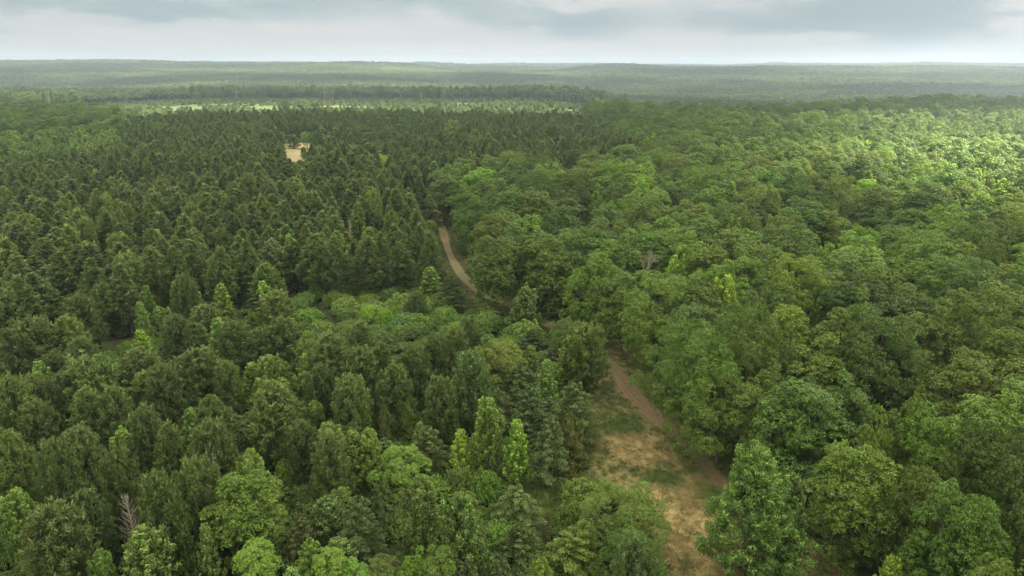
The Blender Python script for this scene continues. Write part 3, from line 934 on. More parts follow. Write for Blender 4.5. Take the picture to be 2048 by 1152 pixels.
# hand-read trees: kind, crown-top pixel, crown width in pixels, tint, optional height
HAND = [
    # front row of the pine stand and its edge
    ('pine', 31, 560, 85, G0), ('slim', 66, 578, 46, BRT, 8), ('pine', 118, 509, 80, G0), ('pine', 175, 520, 70, G0), ('pine', 240, 533, 82, G0), ('pine', 300, 505, 66, G0),
    ('pine', 345, 497, 60, G0), ('pine', 382, 485, 70, G0), ('slim', 378, 565, 40, BRT, 8), ('pine', 432, 500, 62, G0), ('pine', 490, 487, 66, G0), ('pine', 538, 457, 62, G0), ('pine', 573, 455, 70, G0),
    ('pine', 625, 474, 84, G0), ('pine', 667, 476, 74, G0), ('pine', 507, 462, 60, G0), ('pine', 728, 478, 66, G0), ('pine', 790, 455, 66, G0), ('pine', 762, 470, 60, G0), ('pine', 838, 452, 62, G0), ('deadpine', 697, 432, 26, G0, 15),
    ('pine', 857, 470, 50, G0), ('elm', 523, 583, 80, DRK, 7), ('slim', 524, 561, 34, VIV, 9), ('slim', 434, 634, 44, BRT), ('slim', 472, 644, 26, BRT, 7),
    ('rpine', 347, 636, 74, G0), ('rpine', 465, 652, 88, G0), ('rpine', 560, 640, 96, G0), ('cedar', 285, 657, 34, BRT, 4), ('gum', 236, 722, 64, G0, 7), ('slim', 503, 724, 48, BRT, 7),
    ('slim', 516, 756, 40, BRT, 7), ('slim', 614, 705, 56, BRT, 9), ('rpine', 655, 672, 112, G0, 12), ('gum', 628, 801, 54, BRT, 7), ('rpine', 392, 703, 104, G0), ('rpine', 323, 737, 80, G0),
    ('rpine', 545, 770, 124, G0, 12), ('rpine', 448, 729, 72, G0, 9), ('rpine', 115, 753, 70, G0), ('rpine', 174, 722, 126, G0, 12), ('rpine', 156, 682, 80, G0), ('rpine', 45, 648, 116, G0, 12),
    ('rpine', 10, 590, 90, G0, 12), ('rpine', 167, 781, 90, G0), ('rpine', 222, 780, 90, G0), ('slim', 378, 815, 40, BRT, 7), ('slim', 404, 804, 34, BRT, 7),
    ('rpine', 69, 809, 84, G0), ('rpine', 104, 893, 86, G0, 12), ('rpine', 226, 908, 86, G0, 12), ('rpine', 333, 853, 84, G0, 12), ('rpine', 417, 853, 110, G0, 12), ('rpine', 285, 820, 80, G0),
    ('gum', 28, 976, 80, BRT, 9), ('rpine', 92, 1020, 150, G0, 11), ('dead', 250, 990, 54, G0, 8.5), ('gum', 280, 1052, 116, BRT, 9), ('gum', 198, 1098, 62, BRT, 7), ('shrub', 12, 1054, 60, PAL, 5),
    ('gum', 499, 897, 76, BRT, 12), ('oak', 486, 950, 124, OLV, 11), ('gum', 656, 858, 72, BRT, 9), ('gum', 703, 860, 74, BRT, 9), ('gum', 737, 855, 62, BRT, 9), ('deadpine', 424, 903, 36, G0, 10.5),
    ('shrub', 573, 924, 52, YEL, 4), ('elm', 597, 1028, 66, OLV, 7), ('oak', 507, 1085, 74, PAL, 7), ('elm', 618, 1076, 64, VIV, 7), ('oak', 660, 1104, 60, PAL, 6.5), ('slim', 408, 1045, 40, G0, 8),
    ('shrub', 389, 1100, 70, DRK, 4), ('rpine', 18, 870, 90, G0, 12), ('rpine', 160, 860, 90, G0), ('rpine', 310, 960, 100, G0, 12), ('rpine', 390, 930, 100, G0, 11), ('rpine', 170, 990, 90, DRK, 10),
    ('rpine', 20, 760, 90, G0, 12), ('rpine', 600, 850, 80, G0, 9), ('rpine', 720, 700, 84, G0, 11), ('rpine', 718, 648, 76, G0), ('rpine', 902, 663, 76, G0), ('rpine', 937, 640, 66, G0),
    ('rpine', 870, 680, 66, G0), ('rpine', 825, 700, 80, G0), ('rpine', 790, 735, 90, G0), ('rpine', 940, 714, 92, BLU, 12), ('rpine', 880, 760, 80, G0), ('rpine', 700, 760, 90, G0),
    ('rpine', 760, 690, 70, G0), ('rpine', 640, 740, 80, DRK, 10), ('elm', 795, 512, 42, G0, 7), ('pine', 857, 497, 52, G0, 11), ('slim', 860, 533, 44, BRT, 8), ('elm', 902, 550, 58, G0, 8), ('slim', 958, 578, 17, G0, 3.5),
    ('elm', 975, 602, 60, BRT, 4.5), ('shrub', 801, 588, 50, BRT, 4), ('gum', 1051, 572, 62, G0, 9.5), ('oak', 1131, 640, 62, PAL, 7), ('rpine', 1168, 655, 100, BRT, 11), ('slim', 1138, 671, 46, BRT, 9.5),
    ('slim', 1062, 690, 36, BRT, 7), ('slim', 1093, 717, 40, BRT, 9), ('shrub', 812, 628, 60, BLU, 4), ('shrub', 979, 674, 56, BLU, 4.5), ('shrub', 1055, 646, 60, BRT, 4.5), ('shrub', 740, 610, 70, BRT, 3.5),
    ('shrub', 690, 600, 60, BRT, 3.5), ('shrub', 880, 590, 50, G0, 4), ('shrub', 960, 640, 50, BRT, 4), ('elm', 1040, 730, 80, G0, 6), ('elm', 990, 770, 70, OLV, 6),
    ('cedar', 749, 783, 44, G0, 6.5), ('cedar', 812, 803, 58, YEL, 6), ('cedar', 767, 806, 60, OLV, 7), ('slim', 868, 752, 44, DRK, 11), ('gum', 979, 794, 74, BRT, 11.5), ('slim', 1034, 838, 48, VIV, 9.5),
    ('elm', 1055, 776, 74, BLU, 9), ('elm', 1100, 830, 74, GRY, 10), ('elm', 1149, 760, 90, G0, 10), ('cedar', 1140, 822, 76, OLV, 8.5), ('elm', 854, 852, 76, G0, 7), ('shrub', 937, 920, 52, YEL, 3), ('elm', 1034, 970, 96, PAL, 6.5),
    ('shrub', 968, 948, 64, BRT, 4.5), ('shrub', 916, 938, 56, G0, 4.5), ('gum', 840, 951, 100, G0, 11.5), ('gum', 920, 986, 104, G0, 11), ('elm', 715, 990, 84, BLU, 9), ('elm', 760, 960, 60, G0, 7),
    ('shrub', 1168, 965, 82, BRT, 3.5), ('shrub', 1140, 1010, 70, G0, 4), ('big', 1255, 988, 150, OLV, 8.5), ('elm', 1225, 1000, 70, G0, 7), ('elm', 1150, 1060, 110, YEL, 6), ('elm', 1040, 1050, 90, OLV, 6), ('elm', 1083, 1110, 66, VIV, 6),
    ('oak', 874, 1102, 76, PAL, 7), ('oak', 829, 1112, 60, YEL, 6), ('oak', 711, 1128, 70, PAL, 6), ('oak', 763, 1130, 60, OLV, 6), ('elm', 930, 1120, 70, OLV, 6), ('elm', 1000, 1110, 60, G0, 6),
    ('big', 1275, 1085, 130, G0, 7.5),
    # right of the track
    ('gumbig', 1525, 892, 205, FRS, 15.5), ('gum', 1590, 945, 90, G0, 12.5), ('big', 1402, 668, 185, BRT, 16.5), ('big', 1505, 632, 165, BRT, 18), ('big', 1452, 752, 215, BRT, 12.5),
    ('oak', 1156, 457, 118, G0), ('oak', 1194, 514, 110, BRT, 16), ('oak', 1100, 470, 90, G0), ('oak', 1045, 455, 96, G0), ('oak', 985, 470, 80, G0), ('oak', 1240, 470, 90, G0), ('oak', 1300, 462, 96, BRT), ('deadoak', 1297, 492, 40, G0, 16.5),
    ('oak', 1322, 558, 150, BRT), ('oak', 1250, 545, 90, G0, 15), ('oak', 1395, 560, 100, G0), ('oak', 1452, 521, 92, BRT), ('oak', 1421, 490, 80, OLV), ('oak', 1490, 500, 80, OLV), ('oak', 1598, 516, 128, YEL), ('oak', 1539, 560, 90, G0),
    ('oak', 1588, 608, 100, BRT), ('oak', 1772, 635, 172, G0, 18), ('oak', 1730, 587, 84, BRT), ('oak', 1869, 615, 110, G0), ('oak', 1730, 452, 60, YEL), ('oak', 1726, 477, 100, GRY), ('gum', 1660, 486, 60, VIV, 16),
    ('oak', 1841, 470, 128, G0), ('oak', 1959, 454, 104, G0), ('slim', 1938, 484, 24, VIV, 17), ('oak', 1790, 520, 140, BRT), ('oak', 1940, 532, 160, BLU), ('oak', 2003, 566, 122, BRT), ('slim', 1848, 765, 48, VIV, 12),
    ('oak', 2000, 786, 150, PAL), ('oak', 1758, 834, 66, YEL, 15), ('oak', 1862, 816, 100, YEL, 16), ('oak', 1723, 896, 142, BRT, 14), ('gum', 1690, 878, 56, VIV, 10), ('oak', 1860, 936, 104, OLV, 14), ('oak', 1917, 976, 112, BLU, 15),
    ('oak', 1817, 806, 84, G0, 16), ('oak', 1978, 995, 104, G0, 14), ('slim', 1790, 1112, 60, VIV, 8), ('oak', 1990, 1120, 90, BRT, 12), ('slim', 1645, 976, 46, BRT, 6), ('slim', 2046, 985, 40, G0, 12),
    ('oak', 1680, 620, 110, OLV), ('oak', 1640, 680, 110, G0, 15), ('oak', 1700, 760, 110, G0, 13), ('oak', 1935, 700, 130, G0), ('oak', 2040, 660, 120, BRT), ('oak', 1880, 880, 110, G0, 13), ('oak', 1600, 760, 110, DRK, 12),
    ('oak', 930, 373, 62, YEL), ('oak', 1018, 305, 72, BRT), ('oak', 925, 315, 56, BRT), ('oak', 765, 314, 44, VIV, 13), ('slim', 867, 322, 34, G0, 14), ('oak', 790, 322, 36, G0, 12), ('oak', 885, 345, 60, G0), ('oak', 968, 335, 60, G0),
    ('oak', 1370, 313, 90, BRT), ('oak', 1100, 318, 60, G0), ('oak', 1880, 412, 70, VIV), ('oak', 975, 430, 66, OLV), ('oak', 1000, 420, 70, G0), ('oak', 2030, 850, 110, DRK), ('oak', 1940, 860, 80, G0, 15),
    ('elm', 1700, 1040, 90, G0, 5),
    # singles in and round the pine stand
    ('gum', 190, 337, 30, BRT, 13), ('gum', 390, 333, 28, VIV, 12), ('gum', 68, 318, 24, G0, 13), ('gum', 250, 266, 20, BRT, 13), ('gum', 325, 268, 20, BRT, 13), ('slim', 313, 458, 30, VIV, 11),
    ('gum', 548, 252, 28, BRT, 13), ('gum', 636, 290, 34, BRT, 12), ('gum', 655, 270, 26, BRT, 12), ('gum', 607, 293, 16, BRT, 7), ('gum', 560, 262, 26, BRT, 10), ('gum', 585, 268, 26, G0, 9), ('oak', 612, 266, 28, BRT, 10), ('gum', 632, 262, 24, BRT, 11), ('oak', 668, 300, 36, BRT, 10), ('oak', 700, 292, 56, G0, 12), ('oak', 590, 345, 30, VIV, 10),
    ('oak', 600, 198, 34, DRK, 17), ('oak', 570, 201, 26, DRK, 17), ('oak', 630, 206, 26, DRK, 17), ('oak', 740, 220, 42, DRK, 18), ('oak', 835, 232, 44, DRK, 18), ('oak', 905, 240, 44, G0, 18), ('oak', 700, 216, 30, DRK, 16),
    ('oak', 960, 215, 26, DRK, 17), ('oak', 870, 214, 26, DRK, 16),
    ('deadoak', 472, 180, 12, G0, 18), ('deadoak', 648, 180, 10, G0, 17), ('deadoak', 663, 178, 11, G0, 18), ('deadoak', 842, 186, 9, G0, 16),
    ('oak', 60, 208, 60, DRK, 20), ('oak', 110, 224, 50, DRK, 19), ('oak', 160, 232, 50, DRK, 19), ('oak', 210, 226, 46, DRK, 19), ('oak', 15, 240, 40, BRT, 16), ('gum', 25, 262, 26, BRT, 15), ('gum', 60, 258, 28, BRT, 15), ('gum', 98, 252, 28, BRT, 14),
]

# pixels of the photograph where bare ground or grass must stay in sight
KEEP = [
    [(1205, 700), (1250, 700), (1290, 780), (1335, 850), (1400, 915), (1465, 970), (1432, 1005), (1425, 1060), (1430, 1152), (1378, 1152), (1325, 1060), (1300, 1000), (1240, 985), (1165, 955), (1110, 972), (1085, 985), (1095, 960),
     (1150, 935), (1180, 900), (1195, 850), (1235, 790), (1215, 750)],
    [(883, 465), (898, 468), (940, 545), (975, 583), (1020, 598), (1015, 622), (960, 612), (925, 600), (935, 585), (905, 555), (884, 500)],
    [(1080, 636), (1112, 650), (1100, 666), (1085, 655)], [(570, 287), (622, 287), (603, 322), (588, 320)], [(850, 388), (866, 394), (862, 406), (848, 402)],
    [(1618, 1102), (1645, 1112), (1690, 1150), (1640, 1152)], [(205, 688), (262, 668), (270, 674), (240, 690)], [(640, 612), (668, 618), (665, 632), (648, 630)],
]
KP = []
for poly in KEEP:
    p = np.array(poly)
    uu, vv = np.meshgrid(np.arange(p[:, 0].min(), p[:, 0].max(), 5), np.arange(p[:, 1].min(), p[:, 1].max(), 5))
    m = inpoly(uu, vv, poly)
    KP.append(np.stack([uu[m], vv[m]], 1))
KP = np.concatenate(KP)


def hides_ground(x, y, z, H, rad, low=0.1):
    """does a tree's silhouette cover a kept pixel"""
    u0, v0, d0 = project(x, y, z + H * low)
    u1, v1, d1 = project(x, y, z + H)
    hw = rad * F / np.maximum(d0, 1)
    res = np.zeros(np.shape(x), bool)
    cv, hv = (v0 + v1) / 2, np.abs(v0 - v1) / 2 + hw * .25
    cu = (u0 + u1) / 2
    near = np.where((d0 > 5) & (cu > 100) & (cu < 1800))[0]
    for i in near:
        res[i] = np.any(((KP[:, 0] - cu[i]) / (hw[i] * 1.0)) ** 2 + ((KP[:, 1] - cv[i]) / hv[i]) ** 2 < 1)
    return res


# ------------------------------------------------------------------ zones (crown-top pixels)
Z_PINE = [(-3000, 330), (-400, 325), (0, 315), (100, 300), (240, 288), (240, 234), (330, 224), (480, 214), (560, 208), (700, 216), (860, 222), (1150, 222), (1215, 245), (1290, 285), (1300, 308), (1100, 318), (1000, 322), (860, 322), (835, 345), (850, 400),
          (880, 440), (880, 465), (850, 480), (790, 470), (700, 480), (600, 478), (500, 485), (400, 490), (300, 515), (200, 530), (120, 535), (0, 570), (-400, 620), (-3000, 1000)]
Z_LEFT = [(-3000, 222), (-300, 218), (0, 214), (130, 214), (240, 226), (240, 290), (100, 300), (0, 316), (-400, 326), (-3000, 335)]
tl = np.array(TRK_PX, float)
cells = {}


class Placed:
    def __init__(s):
        s.rows = []      # kind, variant, x, y, z, rot, sxy, sz, tint, hand
        s.grid = {}

    def add(s, kind, var, x, y, z, rot, rad, H, tint, hand=False):
        if kind == 'oak' and H / rad > 3.1:
            kind, var = 'oakn', var % 4
        p = PRO[kind][var]
        s.rows.append([kind, var, x, y, z, rot, rad / p['R'], H / p['H'], tint, hand, rad, H])
        s.grid.setdefault((int(x // 12), int(y // 12)), []).append((x, y, rad, kind == 'shrub'))

    def clash(s, x, y, rad, f=0.62, low=False):
        cx, cy_ = int(x // 12), int(y // 12)
        for i in (-1, 0, 1):
            for j in (-1, 0, 1):
                for (a, b, r, sh) in s.grid.get((cx + i, cy_ + j), ()):
                    if sh and not low:
                        continue
                    if (a - x) ** 2 + (b - y) ** 2 < (f * (r + rad)) ** 2:
                        return True
        return False


PL = Placed()
rng = np.random.default_rng(5)
for h in HAND:
    kind, u, v, wpx, tint = h[:5]
    H = h[5] if len(h) > 5 else DEFH[kind]
    x, y, z = ground_at(u, v, H)
    dpt = float(project(x, y, z + H * .7)[2])
    rad = wpx / 2 * dpt / F * 1.04
    PL.add(kind, int(rng.integers(len(PRO[kind]))), x, y, z, rng.random() * 6.28, rad, H, tint, True)


def track_dist(x, y):
    return np.sqrt(((TC[None, :, 0] - np.asarray(x)[:, None]) ** 2 + (TC[None, :, 1] - np.asarray(y)[:, None]) ** 2).min(1))


# nearest side of the track: + is right
def side(x, y):
    i = ((TC[None, :, 0] - x[:, None]) ** 2 + (TC[None, :, 1] - y[:, None]) ** 2).argmin(1)
    return (x - TC[i, 0]) * nr[i, 0] + (y - TC[i, 1]) * nr[i, 1]


def jgrid(x0, x1, y0, y1, st, rng, jit=.42):
    xs, ys_ = np.meshgrid(np.arange(x0, x1, st), np.arange(y0, y1, st * .87))
    xs = xs + (np.arange(ys_.shape[0]) % 2)[:, None] * st / 2
    x = (xs + rng.uniform(-jit, jit, xs.shape) * st).ravel()
    y = (ys_ + rng.uniform(-jit, jit, xs.shape) * st).ravel()
    return x, y


def wedge(x, y, m=60):
    return (np.abs(x) < 0.80 * np.maximum(y, 0) + m) & (y > 22)


YMAX = 960
x, y = jgrid(-820, 820, 20, YMAX, 5.6, rng)
k = wedge(x, y)
x, y = x[k], y[k]
z = height(x, y)
u, v, dd = project(x, y, z + 14)
inP = inpoly(u, v, Z_PINE)
inL = inpoly(u, v, Z_LEFT)
cl = inpoly(x, y, CLEAR)
td = track_dist(x, y)
sd = side(x, y)
ub, vb, _ = project(x, y, z)
mead = inpoly(x, y, MEADOW)
fld = inpoly(x, y, FIELD)
left_near = (sd < 0) & (v > 330) & ~inP & (y < 330)
beyond_left = (~inP) & (~inL) & (v < 330) & (x < 95 + .0 * y) & (u < 1180)
PINEZ = inP & ~cl & ~fld
BROADZ = ~inP & ~inL & ~left_near & ~beyond_left & ~cl & ~mead
LEFTZ = inL & ~cl


def addmany(mask, choose, f=.62, grow=None):
    ii = np.where(mask)[0]
    cand = []
    for i in ii:
        r_ = choose(i)
        if r_ is None:
            continue
        cand.append((i,) + r_)
    if not cand:
        return
    I = np.array([c[0] for c in cand])
    rad = np.array([c[2] for c in cand])
    HH = np.array([c[3] for c in cand])
    bad = hides_ground(x[I], y[I], z[I], HH, rad)
    for c, b in zip(cand, bad):
        i, kind, r_, H, tint = c
        if b or (td[i] < (2.2 + r_ * .45) * (1 if y[i] < 215 else .3)) or PL.clash(x[i], y[i], r_, f):
            continue
        PL.add(kind, int(rng.integers(len(PRO[kind]))), float(x[i]), float(y[i]), float(z[i]), rng.random() * 6.28, r_, H, tint)


def tv_(c, a=.12):
    s = rng.uniform(1 - a, 1 + a)
    return tuple(k * s * rng.uniform(.95, 1.05) for k in c)


def ch_pine(i):
    r_ = rng.random()
    if r_ < .012:
        return ('gum', rng.uniform(2, 3.2), rng.uniform(11, 14), BRT)
    if r_ < .02 and y[i] > 300:
        return ('oak', rng.uniform(4.5, 6.5), rng.uniform(14, 17), DRK)
    if vnoise(x[i] / 23 + 4, y[i] / 23, 61) > .78:
        return None
    hh = 13.6 + 1.8 * vnoise(x[i] / 30, y[i] / 30, 62) + rng.normal(0, 1.2)
    if rng.random() < .12:
        return ('rpine', rng.uniform(2.9, 3.9), hh - .8, [G0, OLV, BRT][int(rng.integers(3))])
    return ('pine', rng.uniform(3.4, 5.2), hh, [G0, G0, BRT, GRY, DRK][int(rng.integers(5))])


PTS_OAK = [(G0, .42), (BRT, .17), (OLV, .07), (DRK, .18), (BLU, .05), (GRY, .03), (YEL, .04), (PAL, .01), (VIV, .03)]
pts_c = np.cumsum([p for _, p in PTS_OAK])


def rt():
    return PTS_OAK[int(np.searchsorted(pts_c, rng.random() * pts_c[-1]))][0]


def ch_oak(i):
    if rng.random() < .45:
        return None
    q = rng.random()
    if q < .05:
        return ('gum', rng.uniform(2.4, 3.6), rng.uniform(15, 18.5), VIV if rng.random() < .5 else BRT)
    hh = rng.uniform(14, 19.5) if y[i] < 420 else rng.uniform(11.5, 22)
    return ('oak', hh * rng.uniform(.25, .36), hh, rt())


def ch_left(i):
    if rng.random() < .5:
        return None
    if v[i] > 255:
        return ('gum', rng.uniform(2.8, 4.4), rng.uniform(12, 15), BRT if rng.random() < .5 else G0)
    return ('oak', rng.uniform(4.5, 8), rng.uniform(12, 21), DRK if rng.random() < .5 else G0)


def ch_mixed(i):
    q = rng.random()
    uu_, vv_ = u[i], v[i]
    scrub = (600 < ub[i] < 1120) and (600 < vb[i] < 770)
    if scrub:
        if q < .62:
            return ('shrub', rng.uniform(1.6, 2.8), rng.uniform(2.2, 4.2), [BRT, BRT, VIV, G0, YEL][int(rng.integers(5))])
        if q < .75:
            return ('elm', rng.uniform(1.8, 2.8), rng.uniform(4, 6), G0)
        if q < .8:
            return ('rpine', rng.uniform(2, 3), rng.uniform(6, 9), G0)
        return None
    south = vb[i] > 1000
    if uu_ < 620 and not south:
        if q < .44:
            return ('rpine', rng.uniform(2.6, 4.2), rng.uniform(6.5, 11.5), [G0, G0, BRT][int(rng.integers(3))])
        if q < .56:
            return ('slim', rng.uniform(1.2, 1.9), rng.uniform(6, 9.5), [BRT, VIV, BRT][int(rng.integers(3))])
        if q < .66:
            return ('gum', rng.uniform(1.8, 2.8), rng.uniform(5, 8), BRT)
        if q < .9:
            return ('elm', rng.uniform(2, 3), rng.uniform(4, 7), OLV)
        return ('shrub', rng.uniform(1.6, 2.6), rng.uniform(2.5, 4), G0)
    if q < .1:
        return ('rpine', rng.uniform(2.5, 3.6), rng.uniform(8, 10.5), G0)
    if q < .26:
        return ('slim', rng.uniform(1.1, 1.8), rng.uniform(5.5, 9), [BRT, VIV, G0][int(rng.integers(3))])
    if q < .4:
        return ('gum', rng.uniform(1.8, 3), rng.uniform(5, 8.5), [G0, BRT, G0][int(rng.integers(3))])
    if q < .7:
        return ('elm', rng.uniform(2.2, 3.4), rng.uniform(4, 6.5), [G0, OLV, BLU, YEL][int(rng.integers(4))])
    if q < .78:
        return ('cedar', rng.uniform(1.4, 2), rng.uniform(4.5, 6.5), OLV)
    if q < .84:
        return ('oak', rng.uniform(3, 4.2), rng.uniform(6, 9), [OLV, PAL, G0][int(rng.integers(3))])
    return ('shrub', rng.uniform(1.8, 2.8), rng.uniform(2.6, 4.4), [G0, BRT, YEL][int(rng.integers(3))])


# nearest first, so that clash() favours what shows
order = np.argsort(y)
x, y, z, u, v, ub, vb, td, sd = (a[order] for a in (x, y, z, u, v, ub, vb, td, sd))
PINEZ, BROADZ, LEFTZ, left_near, mead, cl, beyond_left = (a[order] for a in (PINEZ, BROADZ, LEFTZ, left_near, mead, cl, beyond_left))
addmany(left_near & ~mead, ch_mixed, .56)
addmany(PINEZ, ch_pine, .55)
addmany(LEFTZ, ch_left, .5)
addmany(BROADZ & ~left_near, ch_oak, .68)

# sparse regrowth on the far clearing
x, y = jgrid(-700, 160, 590, 1210, 8.5, rng, .49)
k = inpoly(x, y, CLEAR)
x, y = x[k], y[k]
z = height(x, y)
n = fbm(x / 60, y / 60, 33, 3)
u, v, _ = project(x, y, z)
td = np.full(len(x), 99.0)
addmany(n > -.3, lambda i: (('gum', rng.uniform(1.5, 2.6), rng.uniform(3, 6), BRT) if rng.random() < .35 else ('shrub', rng.uniform(2, 4), rng.uniform(2, 3.6), BRT)) if rng.random() < .8 else ('rpine', rng.uniform(1.8, 2.6), rng.uniform(4, 7), G0), .3)

# the tree line behind the clearing and the copse at its left end
for (xa, xb, ya, yb, st) in ((-560, 170, 1175, 1235, 10.5), (-830, -600, 930, 1010, 10.5)):
    x, y = jgrid(xa, xb, ya, yb, st, rng, .48)
    z = height(x, y)
    for a_, b_, c_ in zip(x, y, z):
        if rng.random() < .3:
            PL.add('pine', int(rng.integers(6)), a_, b_, c_, rng.random() * 6.28, rng.uniform(3.4, 4.6), rng.uniform(17, 23), DRK)
        elif rng.random() < .8:
            PL.add('oak', int(rng.integers(7)), a_, b_, c_, rng.random() * 6.28, rng.uniform(4, 7.5), rng.uniform(14, 24), DRK)

# ------------------------------------------------------------------ individuals: at most 300 of a kind, the largest in the photo first
rows = PL.rows
A = np.array([[r[2], r[3], r[4], r[11], r[10]] for r in rows], float)
UA, VA, DA = project(A[:, 0], A[:, 1], A[:, 2] + A[:, 3])
UB, VB, DB = project(A[:, 0], A[:, 1], A[:, 2])
PR_ = A[:, 4] * F / DA
infr = (UA + PR_ > 6) & (UA - PR_ < 2042) & (VA < 1140) & (DA > 5)
bykind = {}
for i, r in enumerate(rows):
    if infr[i]:
        bykind.setdefault(KIND[r[0]][0], []).append(i)
indiv = {}
for kd, li in bykind.items():
    cap = 300 if kd in ('pine_tree', 'oak_tree') else 280
    li.sort(key=lambda i: (not rows[i][9], DA[i]))
    for i in li[:cap]:
        indiv[i] = kd

LMK = [('meadow', 1330, 930), ('hay', 600, 305)]
SIZE = lambda w_: 'huge' if w_ > 190 else 'wide' if w_ > 120 else 'broad' if w_ > 90 else 'medium' if w_ > 55 else 'small' if w_ > 30 else 'tiny'
LOOK = {'oak': 'round oak', 'oakn': 'upright oak', 'big': 'spreading oak', 'gum': 'bushy sweetgum', 'slim': 'slim sweetgum', 'gumbig': 'dense sweetgum', 'pine': 'slender pine', 'rpine': 'bushy young pine',
        'cedar': 'conical cedar', 'elm': 'feathery young elm', 'shrub': 'leafy low shrub', 'dead': 'bare dead tree', 'deadpine': 'brown bare dead pine', 'deadoak': 'pale leafless forked tree'}
GROUP = {'oak_tree': 'oaks of the broadleaf wood', 'pine_tree': 'pines of the stand and young wood', 'sweetgum_tree': 'sweetgums among the other trees', 'cedar_tree': 'cedars in the young wood', 'elm_tree': 'young elms in the scrub',
         'shrub': 'shrubs in the young wood', 'dead_tree': 'dead trees among the living'}
allx = np.array([r[2] for r in rows])
ally = np.array([r[3] for r in rows])
TD_all = track_dist(allx, ally)
SD_all = side(allx, ally)


def where(i):
    x_, y_ = allx[i], ally[i]
    if TD_all[i] < 9:
        return 'beside the red track'
    if min((x_ - a) ** 2 + (y_ - b) ** 2 for a, b in MEADOW) < 120:
        return 'by the straw meadow'
    if 560 < UA[i] < 720 and 260 < VA[i] < 350:
        return 'by the small hay field'
    if y_ > 590 and UA[i] < 1150:
        return 'at the far clearing'
    if SD_all[i] > 0 and VA[i] > 300:
        return 'in the broadleaf wood'
    if UA[i] > 1100:
        return 'in the broadleaf wood'
    if inpoly(np.array([UA[i]]), np.array([VA[i]]), Z_PINE)[0]:
        return 'in the pine stand'
    return 'in the young wood'


used_labels = set()
names_parts = {'shrub': ('foliage', 'stems'), 'dead_tree': ('branches', 'trunk')}
for i, kd in indiv.items():
    kind, var, x_, y_, z_, rot, sx, sz, tint, hand, rad, H = rows[i]
    p = PRO[kind][var]
    root = bpy.data.objects.new(kd, None)
    COL.objects.link(root)
    root.empty_display_size = 0.5
    root.location = (x_, y_, z_)
    root.rotation_euler = (0, 0, rot)
    root.scale = (sx, sx, sz)
    cn, tn = names_parts.get(kd, ('crown', 'trunk'))
    cr = linkobj(cn, p['crown'], root)
    tr = linkobj(tn, p['trunk'], root)
    tt = tv_(tint)
    cr.color = (*tt, 1)
    root['category'] = KIND[kind][1]
    root['group'] = GROUP[kd]
    col = TNAME.get(tuple(tint), 'reddish')
    if kd == 'pine_tree':
        col = {'green': 'dark green', 'dark': 'very dark', 'bluish green': 'greyish green'}.get(col, col)
    if kd == 'dead_tree':
        col = ''
    a, b = max(0.0, UA[i] / 20.48), max(0.0, VA[i] / 11.52)
    for fm in ('{:.0f}', '{:.1f}', '{:.2f}'):
        lab = ' '.join(f"{SIZE(2 * PR_[i]) if kd != 'shrub' else ''} {col} {LOOK[kind]} {where(i)}, {fm.format(a)}% across {fm.format(b)}% down".split())
        if lab not in used_labels:
            break
    used_labels.add(lab)
    root['label'] = lab


# ------------------------------------------------------------------ masses: one object each, scattered copies on points
def scatter(name, P, rot, scl, pick, sources, label=None, cat=None):
    me = bpy.data.meshes.new(name)
    me.vertices.add(len(P))
    me.vertices.foreach_set('co', np.asarray(P, np.float32).ravel())
    for nm, typ, arr in (('rot', 'FLOAT_VECTOR', rot), ('scl', 'FLOAT_VECTOR', scl)):
        at = me.attributes.new(nm, typ, 'POINT')
        at.data.foreach_set('vector', np.asarray(arr, np.float32).ravel())
    at = me.attributes.new('pick', 'INT', 'POINT')
    at.data.foreach_set('value', np.asarray(pick, np.int32))
    o = linkobj(name, me)
    ng = bpy.data.node_groups.new(name + "_scatter", 'GeometryNodeTree')
    ng.interface.new_socket('Geometry', in_out='INPUT', socket_type='NodeSocketGeometry')
    ng.interface.new_socket('Geometry', in_out='OUTPUT', socket_type='NodeSocketGeometry')
    N, Lk = ng.nodes, ng.links
    gi, go = N.new('NodeGroupInput'), N.new('NodeGroupOutput')

    def attr(nm, typ):
        q = N.new('GeometryNodeInputNamedAttribute')
        q.data_type = typ
        q.inputs['Name'].default_value = nm
        return next(s for s in q.outputs if s.name == 'Attribute' and s.enabled)
    jn = N.new('GeometryNodeJoinGeometry')
    for s in sources[::-1]:
        oi = N.new('GeometryNodeObjectInfo')
        oi.inputs['Object'].default_value = s
        oi.inputs['As Instance'].default_value = True
        Lk.new(oi.outputs['Geometry'], jn.inputs[0])
    ip = N.new('GeometryNodeInstanceOnPoints')
    ip.inputs['Pick Instance'].default_value = True
    Lk.new(gi.outputs[0], ip.inputs['Points'])
    Lk.new(jn.outputs[0], ip.inputs['Instance'])
    Lk.new(attr('pick', 'INT'), ip.inputs['Instance Index'])
    Lk.new(attr('rot', 'FLOAT_VECTOR'), ip.inputs['Rotation'])
    Lk.new(attr('scl', 'FLOAT_VECTOR'), ip.inputs['Scale'])
    Lk.new(ip.outputs[0], go.inputs[0])
    md = o.modifiers.new('scatter', 'NODES')
    md.node_group = ng
    o['kind'] = 'stuff'
    if label:
        o['label'] = label
        o['category'] = cat
    return o


def seed_objects(kinds):
    """source shapes for the masses: objects that are not linked into the scene"""
    out, off = [], {}
    for kname in kinds:
        off[kname] = len(out)
        for p in PRO[kname]:
            out.append(bpy.data.objects.new(kname + "_source", p['crown']))
    return out, off


